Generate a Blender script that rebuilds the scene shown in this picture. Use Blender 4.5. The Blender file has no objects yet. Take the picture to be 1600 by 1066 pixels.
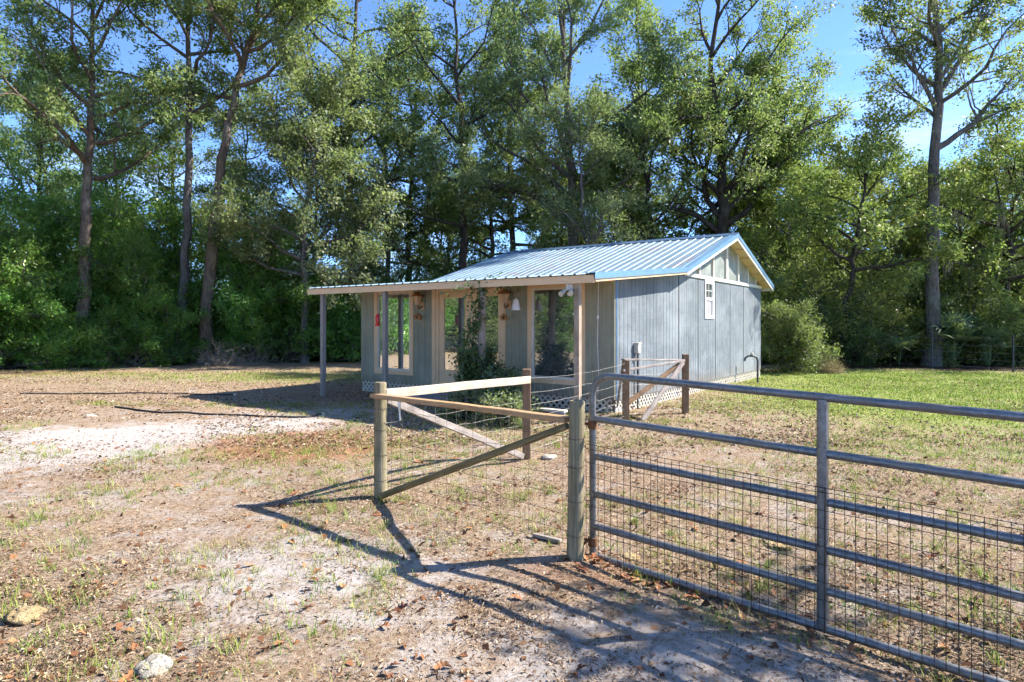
import bpy, math, random
import numpy as np
from mathutils import Vector, Matrix
R = math.radians
scene = bpy.context.scene

# ------------------------------------------------------------------ camera
F_PX, HOR, CAM_H = 985.9, 505.5, 1.66
cam_d = bpy.data.cameras.new('camera')
cam = bpy.data.objects.new('camera', cam_d)
scene.collection.objects.link(cam)
cam.location = (0, 0, CAM_H)
cam.rotation_euler = (R(90), 0, 0)
cam_d.sensor_width = 36.0
cam_d.lens = 36.0 * F_PX / 1600.0
cam_d.shift_y = -(533 - HOR) / 1600.0
cam_d.clip_end = 2000
scene.camera = cam

# ------------------------------------------------------------------ sky, sun, exposure
SUN_EL = R(41.5)
SUN_AZ = math.atan2(0.985, 0.185)          # from +Y towards +X
world = bpy.data.worlds.new('World'); scene.world = world
world.use_nodes = True
wn = world.node_tree; wn.nodes.clear()
wo = wn.nodes.new('ShaderNodeOutputWorld'); wb = wn.nodes.new('ShaderNodeBackground')
sk = wn.nodes.new('ShaderNodeTexSky'); sk.sky_type = 'NISHITA'; sk.sun_disc = False
sk.sun_elevation = SUN_EL; sk.sun_rotation = SUN_AZ
sk.air_density = 0.85; sk.dust_density = 0.15; sk.ozone_density = 7.0; sk.altitude = 3000
tcw = wn.nodes.new('ShaderNodeTexCoord'); mpw = wn.nodes.new('ShaderNodeMapping'); mpw.inputs['Scale'].default_value = (1.2, 1.2, 5.0)
nzw = wn.nodes.new('ShaderNodeTexNoise'); nzw.inputs['Scale'].default_value = 2.3; nzw.inputs['Detail'].default_value = 7; nzw.inputs['Roughness'].default_value = 0.6
rpw = wn.nodes.new('ShaderNodeValToRGB'); rpw.color_ramp.elements[0].position = 0.52; rpw.color_ramp.elements[1].position = 0.85
rpw.color_ramp.elements[1].color = (0.3, 0.3, 0.3, 1)
mxw = wn.nodes.new('ShaderNodeMix'); mxw.data_type = 'RGBA'; mxw.inputs[7].default_value = (6.5, 7.0, 7.6, 1)
wn.links.new(tcw.outputs['Generated'], mpw.inputs[0]); wn.links.new(mpw.outputs[0], nzw.inputs['Vector']); wn.links.new(nzw.outputs['Fac'], rpw.inputs[0])
wn.links.new(rpw.outputs[0], mxw.inputs[0]); wn.links.new(sk.outputs[0], mxw.inputs[6]); wn.links.new(mxw.outputs[2], wb.inputs[0]); wb.inputs[1].default_value = 0.15
wn.links.new(wb.outputs[0], wo.inputs[0])

sl = bpy.data.lights.new('sun', 'SUN'); sl.energy = 4.8; sl.angle = R(0.55); sl.color = (1.0, 0.93, 0.82)
sun = bpy.data.objects.new('sun', sl); scene.collection.objects.link(sun)
sdir = Vector((math.sin(SUN_AZ) * math.cos(SUN_EL), math.cos(SUN_AZ) * math.cos(SUN_EL), math.sin(SUN_EL)))
sun.rotation_euler = sdir.to_track_quat('Z', 'Y').to_euler()
sun.location = sdir * 60

vs = scene.view_settings
vs.view_transform = 'Standard'; vs.look = 'None'; vs.gamma = 1.0; vs.exposure = 1.53
vs.use_curve_mapping = False
cy = scene.cycles
cy.max_bounces = 5; cy.diffuse_bounces = 2; cy.glossy_bounces = 2; cy.transmission_bounces = 4
cy.transparent_max_bounces = 6; cy.caustics_reflective = False; cy.caustics_refractive = False
cy.use_adaptive_sampling = True; cy.adaptive_threshold = 0.03; cy.adaptive_min_samples = 12

# ------------------------------------------------------------------ materials
def C4(c): return (c[0], c[1], c[2], 1.0)
class NT:
    def __init__(s, name):
        s.m = bpy.data.materials.new(name); s.m.use_nodes = True
        s.t = s.m.node_tree; s.t.nodes.clear()
        s.out = s.n('ShaderNodeOutputMaterial')
    def n(s, typ, **kw):
        nd = s.t.nodes.new(typ)
        for k, v in kw.items(): setattr(nd, k, v)
        return nd
    def l(s, a, b): s.t.links.new(a, b)
    def pos(s, mode='Object', scale=(1, 1, 1)):
        tc = s.n('ShaderNodeTexCoord'); mp = s.n('ShaderNodeMapping')
        mp.inputs['Scale'].default_value = scale
        if mode == 'World':
            g = s.n('ShaderNodeNewGeometry'); s.l(g.outputs['Position'], mp.inputs[0])
        else: s.l(tc.outputs[mode], mp.inputs[0])
        return mp.outputs[0]
    def noise(s, vec, scale, detail=4, rough=0.6):
        nd = s.n('ShaderNodeTexNoise'); nd.inputs['Scale'].default_value = scale
        nd.inputs['Detail'].default_value = detail; nd.inputs['Roughness'].default_value = rough
        s.l(vec, nd.inputs['Vector']); return nd.outputs['Fac']
    def ramp(s, fac, stops):
        nd = s.n('ShaderNodeValToRGB'); e = nd.color_ramp.elements
        while len(e) < len(stops): e.new(0.5)
        for el, (p, c) in zip(e, stops): el.position = p; el.color = C4(c) if len(c) == 3 else c
        s.l(fac, nd.inputs[0]); return nd.outputs[0]
    def mix(s, fac, a, b, blend='MIX'):
        nd = s.n('ShaderNodeMix', data_type='RGBA', blend_type=blend)
        for sock, v in ((nd.inputs[0], fac), (nd.inputs[6], a), (nd.inputs[7], b)):
            if isinstance(v, (int, float)): sock.default_value = v
            elif isinstance(v, tuple): sock.default_value = C4(v)
            else: s.l(v, sock)
        return nd.outputs[2]
    def math(s, op, a, b=0.0, clamp=False):
        nd = s.n('ShaderNodeMath', operation=op); nd.use_clamp = clamp
        for sock, v in ((nd.inputs[0], a), (nd.inputs[1], b)):
            if isinstance(v, (int, float)): sock.default_value = v
            else: s.l(v, sock)
        return nd.outputs[0]
    def attr(s, name):
        nd = s.n('ShaderNodeAttribute'); nd.attribute_name = name; return nd.outputs['Fac']
    def bump(s, h, strength=0.3, dist=0.01):
        nd = s.n('ShaderNodeBump'); nd.inputs['Strength'].default_value = strength
        nd.inputs['Distance'].default_value = dist; s.l(h, nd.inputs['Height']); return nd.outputs[0]
    def bsdf(s, col, rough=0.6, metal=0.0, spec=0.5, normal=None):
        p = s.n('ShaderNodeBsdfPrincipled')
        for k, v in (('Base Color', col), ('Roughness', rough), ('Metallic', metal), ('Specular IOR Level', spec)):
            if isinstance(v, tuple): p.inputs[k].default_value = C4(v)
            elif isinstance(v, (int, float)): p.inputs[k].default_value = v
            else: s.l(v, p.inputs[k])
        if normal is not None: s.l(normal, p.inputs['Normal'])
        return p
    def done(s, sh): s.l(sh.outputs[0], s.out.inputs[0]); return s.m

def m_paint(name, c, rough=0.6, dirt=0.25, dirtc=(0.2, 0.17, 0.13)):
    t = NT(name); v = t.pos()
    a = t.noise(v, 3.0, 6); b = t.noise(v, 45, 3)
    col = t.mix(t.math('MULTIPLY', t.ramp(a, [(0.45, (0, 0, 0)), (0.75, (1, 1, 1))]), dirt), c, dirtc)
    col = t.mix(0.12, col, t.ramp(b, [(0.3, tuple(x * 0.5 for x in c)), (0.7, tuple(min(1, x * 1.3) for x in c))]))
    return t.done(t.bsdf(col, rough, 0, 0.3, t.bump(b, 0.15, 0.004)))

def m_wood(name, dark, light, axis='Z', rough=0.75, extra=None):
    t = NT(name); sc = {'X': (1.2, 22, 22), 'Y': (22, 1.2, 22), 'Z': (22, 22, 1.2)}[axis]
    v = t.pos('Object', sc); v2 = t.pos()
    a = t.noise(v, 2.2, 5, 0.65); b = t.noise(v2, 5, 4); k = t.noise(v2, 60, 2)
    col = t.ramp(a, [(0.3, dark), (0.68, light)])
    col = t.mix(t.ramp(b, [(0.42, (0, 0, 0)), (0.7, (0.65,) * 3)]), col, extra or tuple(x * 0.55 for x in dark))
    col = t.mix(t.ramp(k, [(0.66, (0, 0, 0)), (0.74, (0.5,) * 3)]), col, tuple(x * 0.35 for x in dark))
    return t.done(t.bsdf(col, rough, 0, 0.25, t.bump(a, 0.5, 0.006)))

def m_siding(name, c1, c2, c3):
    t = NT(name); v = t.pos('Object', (38, 38, 1.4)); v2 = t.pos(); v3 = t.pos('Object', (1.0, 1.0, 9.0))
    a = t.noise(v, 1.6, 6, 0.7); b = t.noise(v2, 1.1, 5); h = t.noise(v3, 3.0, 4)
    col = t.ramp(a, [(0.3, c1), (0.55, c2), (0.78, c3)])
    col = t.mix(t.ramp(b, [(0.4, (0, 0, 0)), (0.75, (0.55,) * 3)]), col, c3)
    col = t.mix(t.ramp(h, [(0.5, (0, 0, 0)), (0.8, (0.4,) * 3)]), col, c1)
    tc = t.n('ShaderNodeTexCoord'); sx = t.n('ShaderNodeSeparateXYZ'); t.l(tc.outputs['Object'], sx.inputs[0])
    lowm = t.math('SUBTRACT', 1.0, t.math('MULTIPLY', t.math('SUBTRACT', sx.outputs[2], 0.22), 1.7), True)
    mud = t.math('MULTIPLY', lowm, t.noise(t.pos('Object', (3, 3, 1.2)), 2.4, 6, 0.7))
    col = t.mix(t.ramp(mud, [(0.22, (0, 0, 0)), (0.6, (0.7,) * 3)]), col, (0.20, 0.165, 0.125))
    drip = t.noise(t.pos('Object', (9, 9, 0.35)), 1.3, 5, 0.6)
    col = t.mix(t.ramp(drip, [(0.56, (0, 0, 0)), (0.74, (0.5,) * 3)]), col, tuple(x * 0.6 for x in c1))
    fade = t.noise(t.pos('Object', (0.5, 0.5, 0.9)), 1.6, 4, 0.6)
    col = t.mix(t.ramp(fade, [(0.45, (0, 0, 0)), (0.7, (0.45,) * 3)]), col, tuple(min(1, x * 1.25) for x in c3))
    return t.done(t.bsdf(col, 0.85, 0, 0.2, t.bump(a, 0.55, 0.006)))

def m_metal_roof():
    t = NT('metal_roofing'); v = t.pos('Generated'); vo = t.pos('World')
    st = t.noise(t.pos('World', (1.0, 1.0, 1.0)), 0.75, 5, 0.6); fine = t.noise(vo, 30, 3)
    big = t.noise(vo, 2.5, 4)
    col = t.ramp(big, [(0.3, (0.131, 0.207, 0.268)), (0.7, (0.191, 0.276, 0.337))])
    msk = t.ramp(st, [(0.50, (0, 0, 0)), (0.60, (1, 1, 1))])
    msk2 = t.ramp(t.noise(t.pos('World', (2.0, 2.0, 6.0)), 2.2, 4), [(0.45, (0, 0, 0)), (0.62, (1, 1, 1))])
    m = t.math('MULTIPLY', msk, msk2)
    col = t.mix(t.math('MULTIPLY', m, 0.75), col, (0.19, 0.14, 0.155))
    rgh = t.math('ADD', t.math('MULTIPLY', fine, 0.15), 0.47)
    return t.done(t.bsdf(col, rgh, 0.15, 0.35, t.bump(big, 0.08, 0.02)))

def m_plain(name, c, rough=0.5, metal=0.0, spec=0.5, var=0.2, scale=20):
    t = NT(name); v = t.pos()
    a = t.noise(v, scale, 4)
    col = t.ramp(a, [(0.3, tuple(x * (1 - var) for x in c)), (0.7, tuple(min(1, x * (1 + var)) for x in c))])
    return t.done(t.bsdf(col, rough, metal, spec, t.bump(a, 0.1, 0.003)))

def m_gate():
    t = NT('galvanised_tube'); v = t.pos('Object'); a = t.noise(v, 9, 5); b = t.noise(v, 70, 3); c = t.noise(v, 2.2, 6, 0.7)
    vo = t.n('ShaderNodeTexVoronoi'); vo.inputs['Scale'].default_value = 55; t.l(v, vo.inputs['Vector'])
    sp = t.n('ShaderNodeSeparateColor'); t.l(vo.outputs['Color'], sp.inputs[0])
    col = t.ramp(a, [(0.3, (0.125, 0.137, 0.15)), (0.7, (0.215, 0.225, 0.237))])
    col = t.mix(0.25, col, t.ramp(sp.outputs[0], [(0.0, (0.12, 0.13, 0.14)), (1.0, (0.40, 0.41, 0.42))]))
    col = t.mix(t.ramp(c, [(0.52, (0, 0, 0)), (0.68, (0.75,) * 3)]), col, (0.17, 0.14, 0.11))
    col = t.mix(t.ramp(b, [(0.62, (0, 0, 0)), (0.75, (0.6,) * 3)]), col, (0.13, 0.075, 0.045))
    rg_ = t.math('ADD', t.math('MULTIPLY', a, 0.35), 0.24)
    me_ = t.ramp(c, [(0.5, (0.75,) * 3), (0.68, (0.2,) * 3)])
    return t.done(t.bsdf(col, rg_, me_, 0.5, t.bump(b, 0.25, 0.002)))

def m_bark(name, c1, c2, lichen):
    t = NT(name); v = t.pos('Object', (9, 9, 1.6)); a = t.noise(v, 1.8, 6, 0.7)
    b = t.noise(t.pos(), 1.3, 4)
    col = t.ramp(a, [(0.32, c1), (0.66, c2)])
    col = t.mix(t.ramp(b, [(0.5, (0, 0, 0)), (0.72, (0.6,) * 3)]), col, lichen)
    return t.done(t.bsdf(col, 0.9, 0, 0.15, t.bump(a, 0.9, 0.04)))

def m_leaf(name, stops, trans=0.52, rough=0.5, spec=0.4, hue=0.12):
    t = NT(name)
    col = t.ramp(t.attr('var'), stops)
    oi = t.n('ShaderNodeObjectInfo')
    hs = t.n('ShaderNodeHueSaturation')
    t.l(col, hs.inputs['Color'])
    t.l(t.math('ADD', t.math('MULTIPLY', oi.outputs['Random'], 0.035), 0.483), hs.inputs['Hue'])
    t.l(t.math('ADD', t.math('MULTIPLY', oi.outputs['Random'], hue * 2.5), 1.0 - hue), hs.inputs['Value'])
    col = hs.outputs[0]
    p = t.bsdf(col, rough, 0, spec)
    tr = t.n('ShaderNodeBsdfTranslucent')
    t.l(t.mix(0.5, col, (0.29, 0.43, 0.09)), tr.inputs[0])
    mx = t.n('ShaderNodeMixShader'); mx.inputs[0].default_value = trans
    t.l(p.outputs[0], mx.inputs[1]); t.l(tr.outputs[0], mx.inputs[2])
    return t.done(mx)

def m_var(name, stops, rough=0.8, trans=0.0, spec=0.2):
    t = NT(name); col = t.ramp(t.attr('var'), stops)
    p = t.bsdf(col, rough, 0, spec)
    if trans <= 0: return t.done(p)
    tr = t.n('ShaderNodeBsdfTranslucent'); t.l(col, tr.inputs[0])
    mx = t.n('ShaderNodeMixShader'); mx.inputs[0].default_value = trans
    t.l(p.outputs[0], mx.inputs[1]); t.l(tr.outputs[0], mx.inputs[2])
    return t.done(mx)

def m_glass(name, refl=0.5, tint=(0.35, 0.42, 0.40)):
    t = NT(name)
    g = t.n('ShaderNodeBsdfGlossy'); g.inputs['Roughness'].default_value = 0.015
    g.inputs['Color'].default_value = (0.9, 0.95, 0.93, 1)
    b = t.bump(t.noise(t.pos(), 1.6, 2), 0.02, 0.02); t.l(b, g.inputs['Normal'])
    tr = t.n('ShaderNodeBsdfTransparent'); tr.inputs[0].default_value = C4(tint)
    fr = t.n('ShaderNodeFresnel'); fr.inputs['IOR'].default_value = 1.5
    f = t.math('ADD', fr.outputs[0], refl, True)
    mx = t.n('ShaderNodeMixShader'); t.l(f, mx.inputs[0])
    t.l(tr.outputs[0], mx.inputs[1]); t.l(g.outputs[0], mx.inputs[2])
    df = t.n('ShaderNodeBsdfDiffuse'); df.inputs[0].default_value = (0.42, 0.45, 0.44, 1)      # dust and smears on the glass
    sm = t.n('ShaderNodeMixShader'); t.l(mx.outputs[0], sm.inputs[1]); t.l(df.outputs[0], sm.inputs[2])
    t.l(t.ramp(t.noise(t.pos('Object', (2, 2, 1.2)), 2.5, 6, 0.7), [(0.3, (0.05,) * 3), (0.75, (0.22,) * 3)]), sm.inputs[0])
    return t.done(sm)

def m_leafy_random(name, cols, rough=0.6):
    t = NT(name); oi = t.n('ShaderNodeObjectInfo')
    st = [(i / (len(cols) - 1), c) for i, c in enumerate(cols)]
    col = t.ramp(oi.outputs['Random'], st)
    a = t.noise(t.pos(), 40, 4)
    col = t.mix(t.ramp(a, [(0.4, (0, 0, 0)), (0.7, (0.6,) * 3)]), col, (0.10, 0.05, 0.025))
    return t.done(t.bsdf(col, rough, 0, 0.3))

def m_ground():
    t = NT('sandy_ground'); v = t.pos('World')
    big = t.noise(v, 0.55, 5, 0.6); mid = t.noise(v, 3.2, 6, 0.7); fine = t.noise(v, 24, 6, 0.75)
    vf = t.noise(v, 120, 4, 0.7)
    sandc = t.ramp(fine, [(0.3, (0.25, 0.20, 0.165)), (0.55, (0.36, 0.31, 0.275)), (0.8, (0.47, 0.435, 0.40))])
    litter = t.ramp(fine, [(0.25, (0.085, 0.050, 0.030)), (0.45, (0.237, 0.161, 0.105)), (0.6, (0.338, 0.262, 0.186)), (0.8, (0.465, 0.398, 0.321))])
    red = t.ramp(fine, [(0.25, (0.126, 0.050, 0.027)), (0.5, (0.306, 0.153, 0.081)), (0.78, (0.432, 0.288, 0.180))])
    grn = t.ramp(fine, [(0.25, (0.086, 0.118, 0.022)), (0.5, (0.194, 0.260, 0.044)), (0.75, (0.346, 0.356, 0.108))])
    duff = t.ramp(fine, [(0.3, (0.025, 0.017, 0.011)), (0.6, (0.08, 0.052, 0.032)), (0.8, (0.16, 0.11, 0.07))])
    s = t.math('ADD', t.math('MULTIPLY', t.attr('sand'), 0.55), t.math('MULTIPLY', t.math('SUBTRACT', mid, 0.5), 2.6))
    s = t.math('ADD', s, t.math('MULTIPLY', t.math('SUBTRACT', big, 0.5), 1.2))
    col = t.mix(t.ramp(s, [(0.1, (0, 0, 0)), (0.6, (1, 1, 1))]), litter, sandc)
    pale = t.ramp(fine, [(0.3, (0.33, 0.285, 0.255)), (0.55, (0.445, 0.41, 0.385)), (0.8, (0.54, 0.515, 0.495))])
    col = t.mix(t.ramp(t.math('ADD', t.attr('sand'), t.math('MULTIPLY', t.math('SUBTRACT', mid, 0.5), 1.6)), [(0.55, (0, 0, 0)), (1.25, (0.85,) * 3)]), col, pale)
    r = t.math('ADD', t.attr('red'), t.math('MULTIPLY', t.math('SUBTRACT', mid, 0.5), 1.3))
    col = t.mix(t.ramp(r, [(0.25, (0, 0, 0)), (0.7, (0.9,) * 3)]), col, red)
    g = t.math('ADD', t.attr('green'), t.math('MULTIPLY', t.math('SUBTRACT', mid, 0.5), 1.8))
    col = t.mix(t.ramp(g, [(0.3, (0, 0, 0)), (0.75, (0.85,) * 3)]), col, grn)
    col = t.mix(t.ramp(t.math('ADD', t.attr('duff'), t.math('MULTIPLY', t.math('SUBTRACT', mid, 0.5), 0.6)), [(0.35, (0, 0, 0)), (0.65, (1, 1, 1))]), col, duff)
    hgt = t.math('ADD', t.math('MULTIPLY', fine, 0.6), t.math('MULTIPLY', vf, 0.4))
    return t.done(t.bsdf(col, 0.95, 0, 0.1, t.bump(hgt, 0.9, 0.025)))

M = {}
M['ground'] = m_ground()
M['siding'] = m_siding('painted_siding', (0.095, 0.112, 0.128), (0.158, 0.184, 0.205), (0.261, 0.290, 0.310))
M['siding_front'] = m_siding('painted_siding_shade_lifted', (0.213, 0.224, 0.174), (0.291, 0.297, 0.230), (0.358, 0.353, 0.280))  # same paint as the side walls, lightened and warmed for light in the porch shade
M['dark'] = m_plain('dark_joint', (0.02, 0.025, 0.036), 0.9)
M['cream'] = m_paint('cream_trim_paint', (0.74, 0.53, 0.33), 0.55, 0.12)
M['white'] = m_paint('white_trim_paint', (0.666, 0.630, 0.558), 0.55, 0.2)
M['vinyl'] = m_paint('white_vinyl', (0.78, 0.78, 0.77), 0.4, 0.05)
M['roof'] = m_metal_roof()
M['bluetrim'] = m_plain('blue_painted_steel', (0.14, 0.265, 0.40), 0.42, 0.2, 0.5, 0.12, 6)
M['ridge'] = m_plain('dark_blue_steel', (0.10, 0.17, 0.27), 0.4, 0.3, 0.5, 0.15, 6)
M['interior'] = m_plain('interior_wall', (0.20, 0.15, 0.10), 0.9)
M['greypost'] = m_paint('grey_post_paint', (0.28, 0.255, 0.235), 0.6, 0.3)
M['tanpost'] = m_wood('tan_post', (0.30, 0.22, 0.16), (0.48, 0.40, 0.32))
M['rawpost'] = m_wood('raw_log_post', (0.20, 0.15, 0.11), (0.38, 0.34, 0.30), extra=(0.17, 0.10, 0.05))
M['glass'] = m_glass('window_glass', 0.33)
M['gpane'] = m_plain('gable_pane_glass', (0.30, 0.33, 0.31), 0.22, 0, 0.6, 0.25, 3)
M['screen'] = m_plain('insect_screen', (0.30, 0.29, 0.31), 0.9)
M['lattice'] = m_paint('lattice_paint', (0.66, 0.61, 0.52), 0.6, 0.3)
M['copper'] = m_plain('copper_paint', (0.36, 0.17, 0.075), 0.45, 0.3)
M['amber'] = m_plain('frosted_amber', (0.62, 0.40, 0.24), 0.35)
M['birdwood'] = m_wood('birdhouse_wood', (0.42, 0.19, 0.06), (0.60, 0.30, 0.11), 'Y')
M['black'] = m_plain('hole_dark', (0.015, 0.015, 0.016), 0.6)  # black standing in for the darkness inside the birdhouse hole
M['bell'] = m_plain('frosted_white', (0.78, 0.78, 0.82), 0.4)
M['red'] = m_plain('red_plastic', (0.55, 0.02, 0.02), 0.25)
M['boxgrey'] = m_plain('beige_plastic', (0.52, 0.49, 0.42), 0.5)
M['darkmetal'] = m_plain('dark_iron', (0.06, 0.065, 0.075), 0.5, 0.5)
M['rust'] = m_plain('rusty_iron', (0.17, 0.08, 0.04), 0.8, 0.3, 0.3, 0.5)
M['wire'] = m_plain('rusty_wire', (0.085, 0.06, 0.045), 0.7, 0.4, 0.3, 0.5)
M['zwire'] = m_plain('zinc_wire', (0.30, 0.29, 0.265), 0.55, 0.4, 0.5, 0.3)
M['gate'] = m_gate()
M['postwood'] = m_wood('treated_post', (0.13, 0.10, 0.055), (0.36, 0.31, 0.20), extra=(0.10, 0.095, 0.045))
M['brace'] = m_wood('treated_pole', (0.11, 0.085, 0.04), (0.25, 0.19, 0.10), 'X', extra=(0.08, 0.08, 0.03))
M['cedar'] = m_wood('cedar_rail', (0.34, 0.19, 0.085), (0.50, 0.33, 0.17), 'X', extra=(0.30, 0.20, 0.14))
M['pale'] = m_wood('sunlit_rail', (0.447, 0.361, 0.267), (0.619, 0.533, 0.430), 'X', extra=(0.361, 0.284, 0.206))  # pale wood colour has the sunlight on the A-C rail put into it
M['greywood'] = m_wood('weathered_grey_board', (0.24, 0.20, 0.175), (0.44, 0.39, 0.35), 'X')
M['brownwood'] = m_wood('brown_post', (0.17, 0.10, 0.055), (0.31, 0.20, 0.12))
M['ramp'] = m_plain('grey_ramp_board', (0.22, 0.24, 0.28), 0.7)
def m_rock(name, c):
    t = NT(name); v = t.pos('Object'); a = t.noise(v, 38, 5, 0.7); b = t.noise(v, 9, 4)
    col = t.ramp(a, [(0.36, tuple(x * 0.25 for x in c)), (0.46, tuple(x * 0.75 for x in c)), (0.7, c)])
    col = t.mix(t.ramp(b, [(0.4, (0, 0, 0)), (0.7, (0.6,) * 3)]), col, (c[0] * 0.8, c[1] * 0.62, c[2] * 0.38))
    return t.done(t.bsdf(col, 0.95, 0, 0.1, t.bump(a, 1.0, 0.03)))
M['rock'] = m_rock('limestone', (0.60, 0.56, 0.49))
M['rockyellow'] = m_rock('yellow_limestone', (0.52, 0.41, 0.24))
M['bark_a'] = m_bark('brown_bark', (0.06, 0.045, 0.035), (0.20, 0.155, 0.12), (0.24, 0.22, 0.19))
M['bark_b'] = m_bark('grey_bark', (0.05, 0.045, 0.042), (0.17, 0.155, 0.14), (0.24, 0.24, 0.22))
M['bark_c'] = m_bark('dark_bark', (0.025, 0.02, 0.018), (0.085, 0.07, 0.06), (0.13, 0.12, 0.11))
M['twig'] = m_plain('dead_twig', (0.30, 0.26, 0.21), 0.9)
M['leaf_oak'] = m_leaf('oak_leaves', [(0.0, (0.079, 0.129, 0.040)), (0.45, (0.164, 0.221, 0.071)), (0.8, (0.249, 0.285, 0.107)), (1.0, (0.356, 0.342, 0.143))])
M['leaf_grey'] = m_leaf('grey_green_leaves', [(0.0, (0.105, 0.146, 0.066)), (0.5, (0.198, 0.244, 0.112)), (1.0, (0.330, 0.351, 0.185))], 0.5)
M['leaf_bright'] = m_leaf('bright_bay_leaves', [(0.0, (0.058, 0.131, 0.026)), (0.5, (0.123, 0.276, 0.047)), (0.85, (0.218, 0.407, 0.073)), (1.0, (0.320, 0.480, 0.095))], 0.5, 0.36, 0.5)
M['leaf_yellow'] = m_leaf('yellow_green_leaves', [(0.0, (0.095, 0.145, 0.032)), (0.5, (0.195, 0.25, 0.06)), (0.85, (0.33, 0.34, 0.085)), (1.0, (0.50, 0.41, 0.10))], 0.46)
M['leaf_dark'] = m_leaf('dark_evergreen_leaves', [(0.0, (0.049, 0.099, 0.034)), (0.55, (0.099, 0.182, 0.059)), (1.0, (0.199, 0.281, 0.099))], 0.48)
M['leaf_vine'] = m_leaf('glossy_vine_leaves', [(0.0, (0.030, 0.075, 0.022)), (0.6, (0.075, 0.150, 0.042)), (0.9, (0.165, 0.240, 0.090)), (1.0, (0.360, 0.390, 0.225))], 0.25, 0.35, 0.6)
M['leaf_light'] = m_leaf('light_green_leaves', [(0.0, (0.10, 0.14, 0.04)), (0.5, (0.18, 0.23, 0.07)), (1.0, (0.30, 0.32, 0.12))])
M['palm'] = m_leaf('palmetto_leaf', [(0.0, (0.07, 0.12, 0.06)), (0.5, (0.13, 0.20, 0.10)), (1.0, (0.24, 0.30, 0.14))], 0.25)
M['moss'] = m_var('spanish_moss', [(0.0, (0.15, 0.15, 0.11)), (1.0, (0.34, 0.33, 0.26))], 0.9, 0.3)
M['grass'] = m_var('green_grass', [(0.0, (0.073, 0.136, 0.019)), (0.4, (0.157, 0.261, 0.031)), (0.75, (0.282, 0.355, 0.058)), (1.0, (0.481, 0.418, 0.188))], 0.55, 0.35, 0.3)
M['straw'] = m_var('dry_straw', [(0.0, (0.054, 0.030, 0.016)), (0.3, (0.180, 0.108, 0.063)), (0.55, (0.306, 0.207, 0.126)), (0.8, (0.450, 0.360, 0.252)), (1.0, (0.558, 0.495, 0.405))], 0.9, 0.0)
M['deadleaf'] = m_var('dead_leaf_bits', [(0.0, (0.05, 0.025, 0.015)), (0.5, (0.17, 0.075, 0.035)), (0.85, (0.30, 0.15, 0.07)), (1.0, (0.42, 0.26, 0.13))], 0.8)
M['drygrass'] = m_var('dry_grass', [(0.0, (0.22, 0.17, 0.08)), (1.0, (0.50, 0.42, 0.25))], 0.85, 0.25)
M['fallen'] = m_leafy_random('fallen_leaf', [(0.17, 0.06, 0.03), (0.36, 0.13, 0.05), (0.42, 0.20, 0.08), (0.26, 0.11, 0.05), (0.48, 0.27, 0.12)])
M['hose'] = m_plain('black_hose', (0.03, 0.03, 0.03), 0.55)
M['tape'] = m_plain('white_tape', (0.75, 0.74, 0.70), 0.7)

# ------------------------------------------------------------------ object helpers
def link(name, me, parent=None):
    o = bpy.data.objects.new(name, me); scene.collection.objects.link(o)
    if parent is not None: o.parent = parent
    return o
def tag(o, label=None, cat=None, group=None, kind=None):
    if label: o['label'] = label
    if cat: o['category'] = cat
    if group: o['group'] = group
    if kind: o['kind'] = kind
    return o
def thing(name, loc, label, cat, group=None, rz=0.0):
    o = link(name, None); o.location = loc; o.rotation_euler = (0, 0, rz)
    o.empty_display_size = 0.2
    return tag(o, label, cat, group)
def copy_tree(o, parent=None):
    c = o.copy(); scene.collection.objects.link(c); c.parent = parent
    for ch in list(o.children): copy_tree(ch, c)
    return c
def np_mesh(name, V, Fq=None, Ft=None, var=None, mat=None, smooth=False):
    """mesh from numpy arrays of quads and/or triangles"""
    me = bpy.data.meshes.new(name)
    V = np.asarray(V, dtype=np.float32)
    nq = 0 if Fq is None else len(Fq); nt = 0 if Ft is None else len(Ft)
    me.vertices.add(len(V)); me.vertices.foreach_set('co', V.ravel())
    idx = []
    if nq: idx.append(np.asarray(Fq, dtype=np.int32).ravel())
    if nt: idx.append(np.asarray(Ft, dtype=np.int32).ravel())
    idx = np.concatenate(idx)
    me.loops.add(len(idx)); me.loops.foreach_set('vertex_index', idx)
    me.polygons.add(nq + nt)
    st = np.concatenate([np.arange(nq) * 4, nq * 4 + np.arange(nt) * 3]).astype(np.int32)
    me.polygons.foreach_set('loop_start', st)
    if smooth: me.polygons.foreach_set('use_smooth', np.ones(nq + nt, dtype=bool))
    me.update(calc_edges=True)
    if var is not None:
        a = me.attributes.new('var', 'FLOAT', 'POINT'); a.data.foreach_set('value', np.asarray(var, dtype=np.float32))
    if mat is not None: me.materials.append(mat)
    return me

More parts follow.
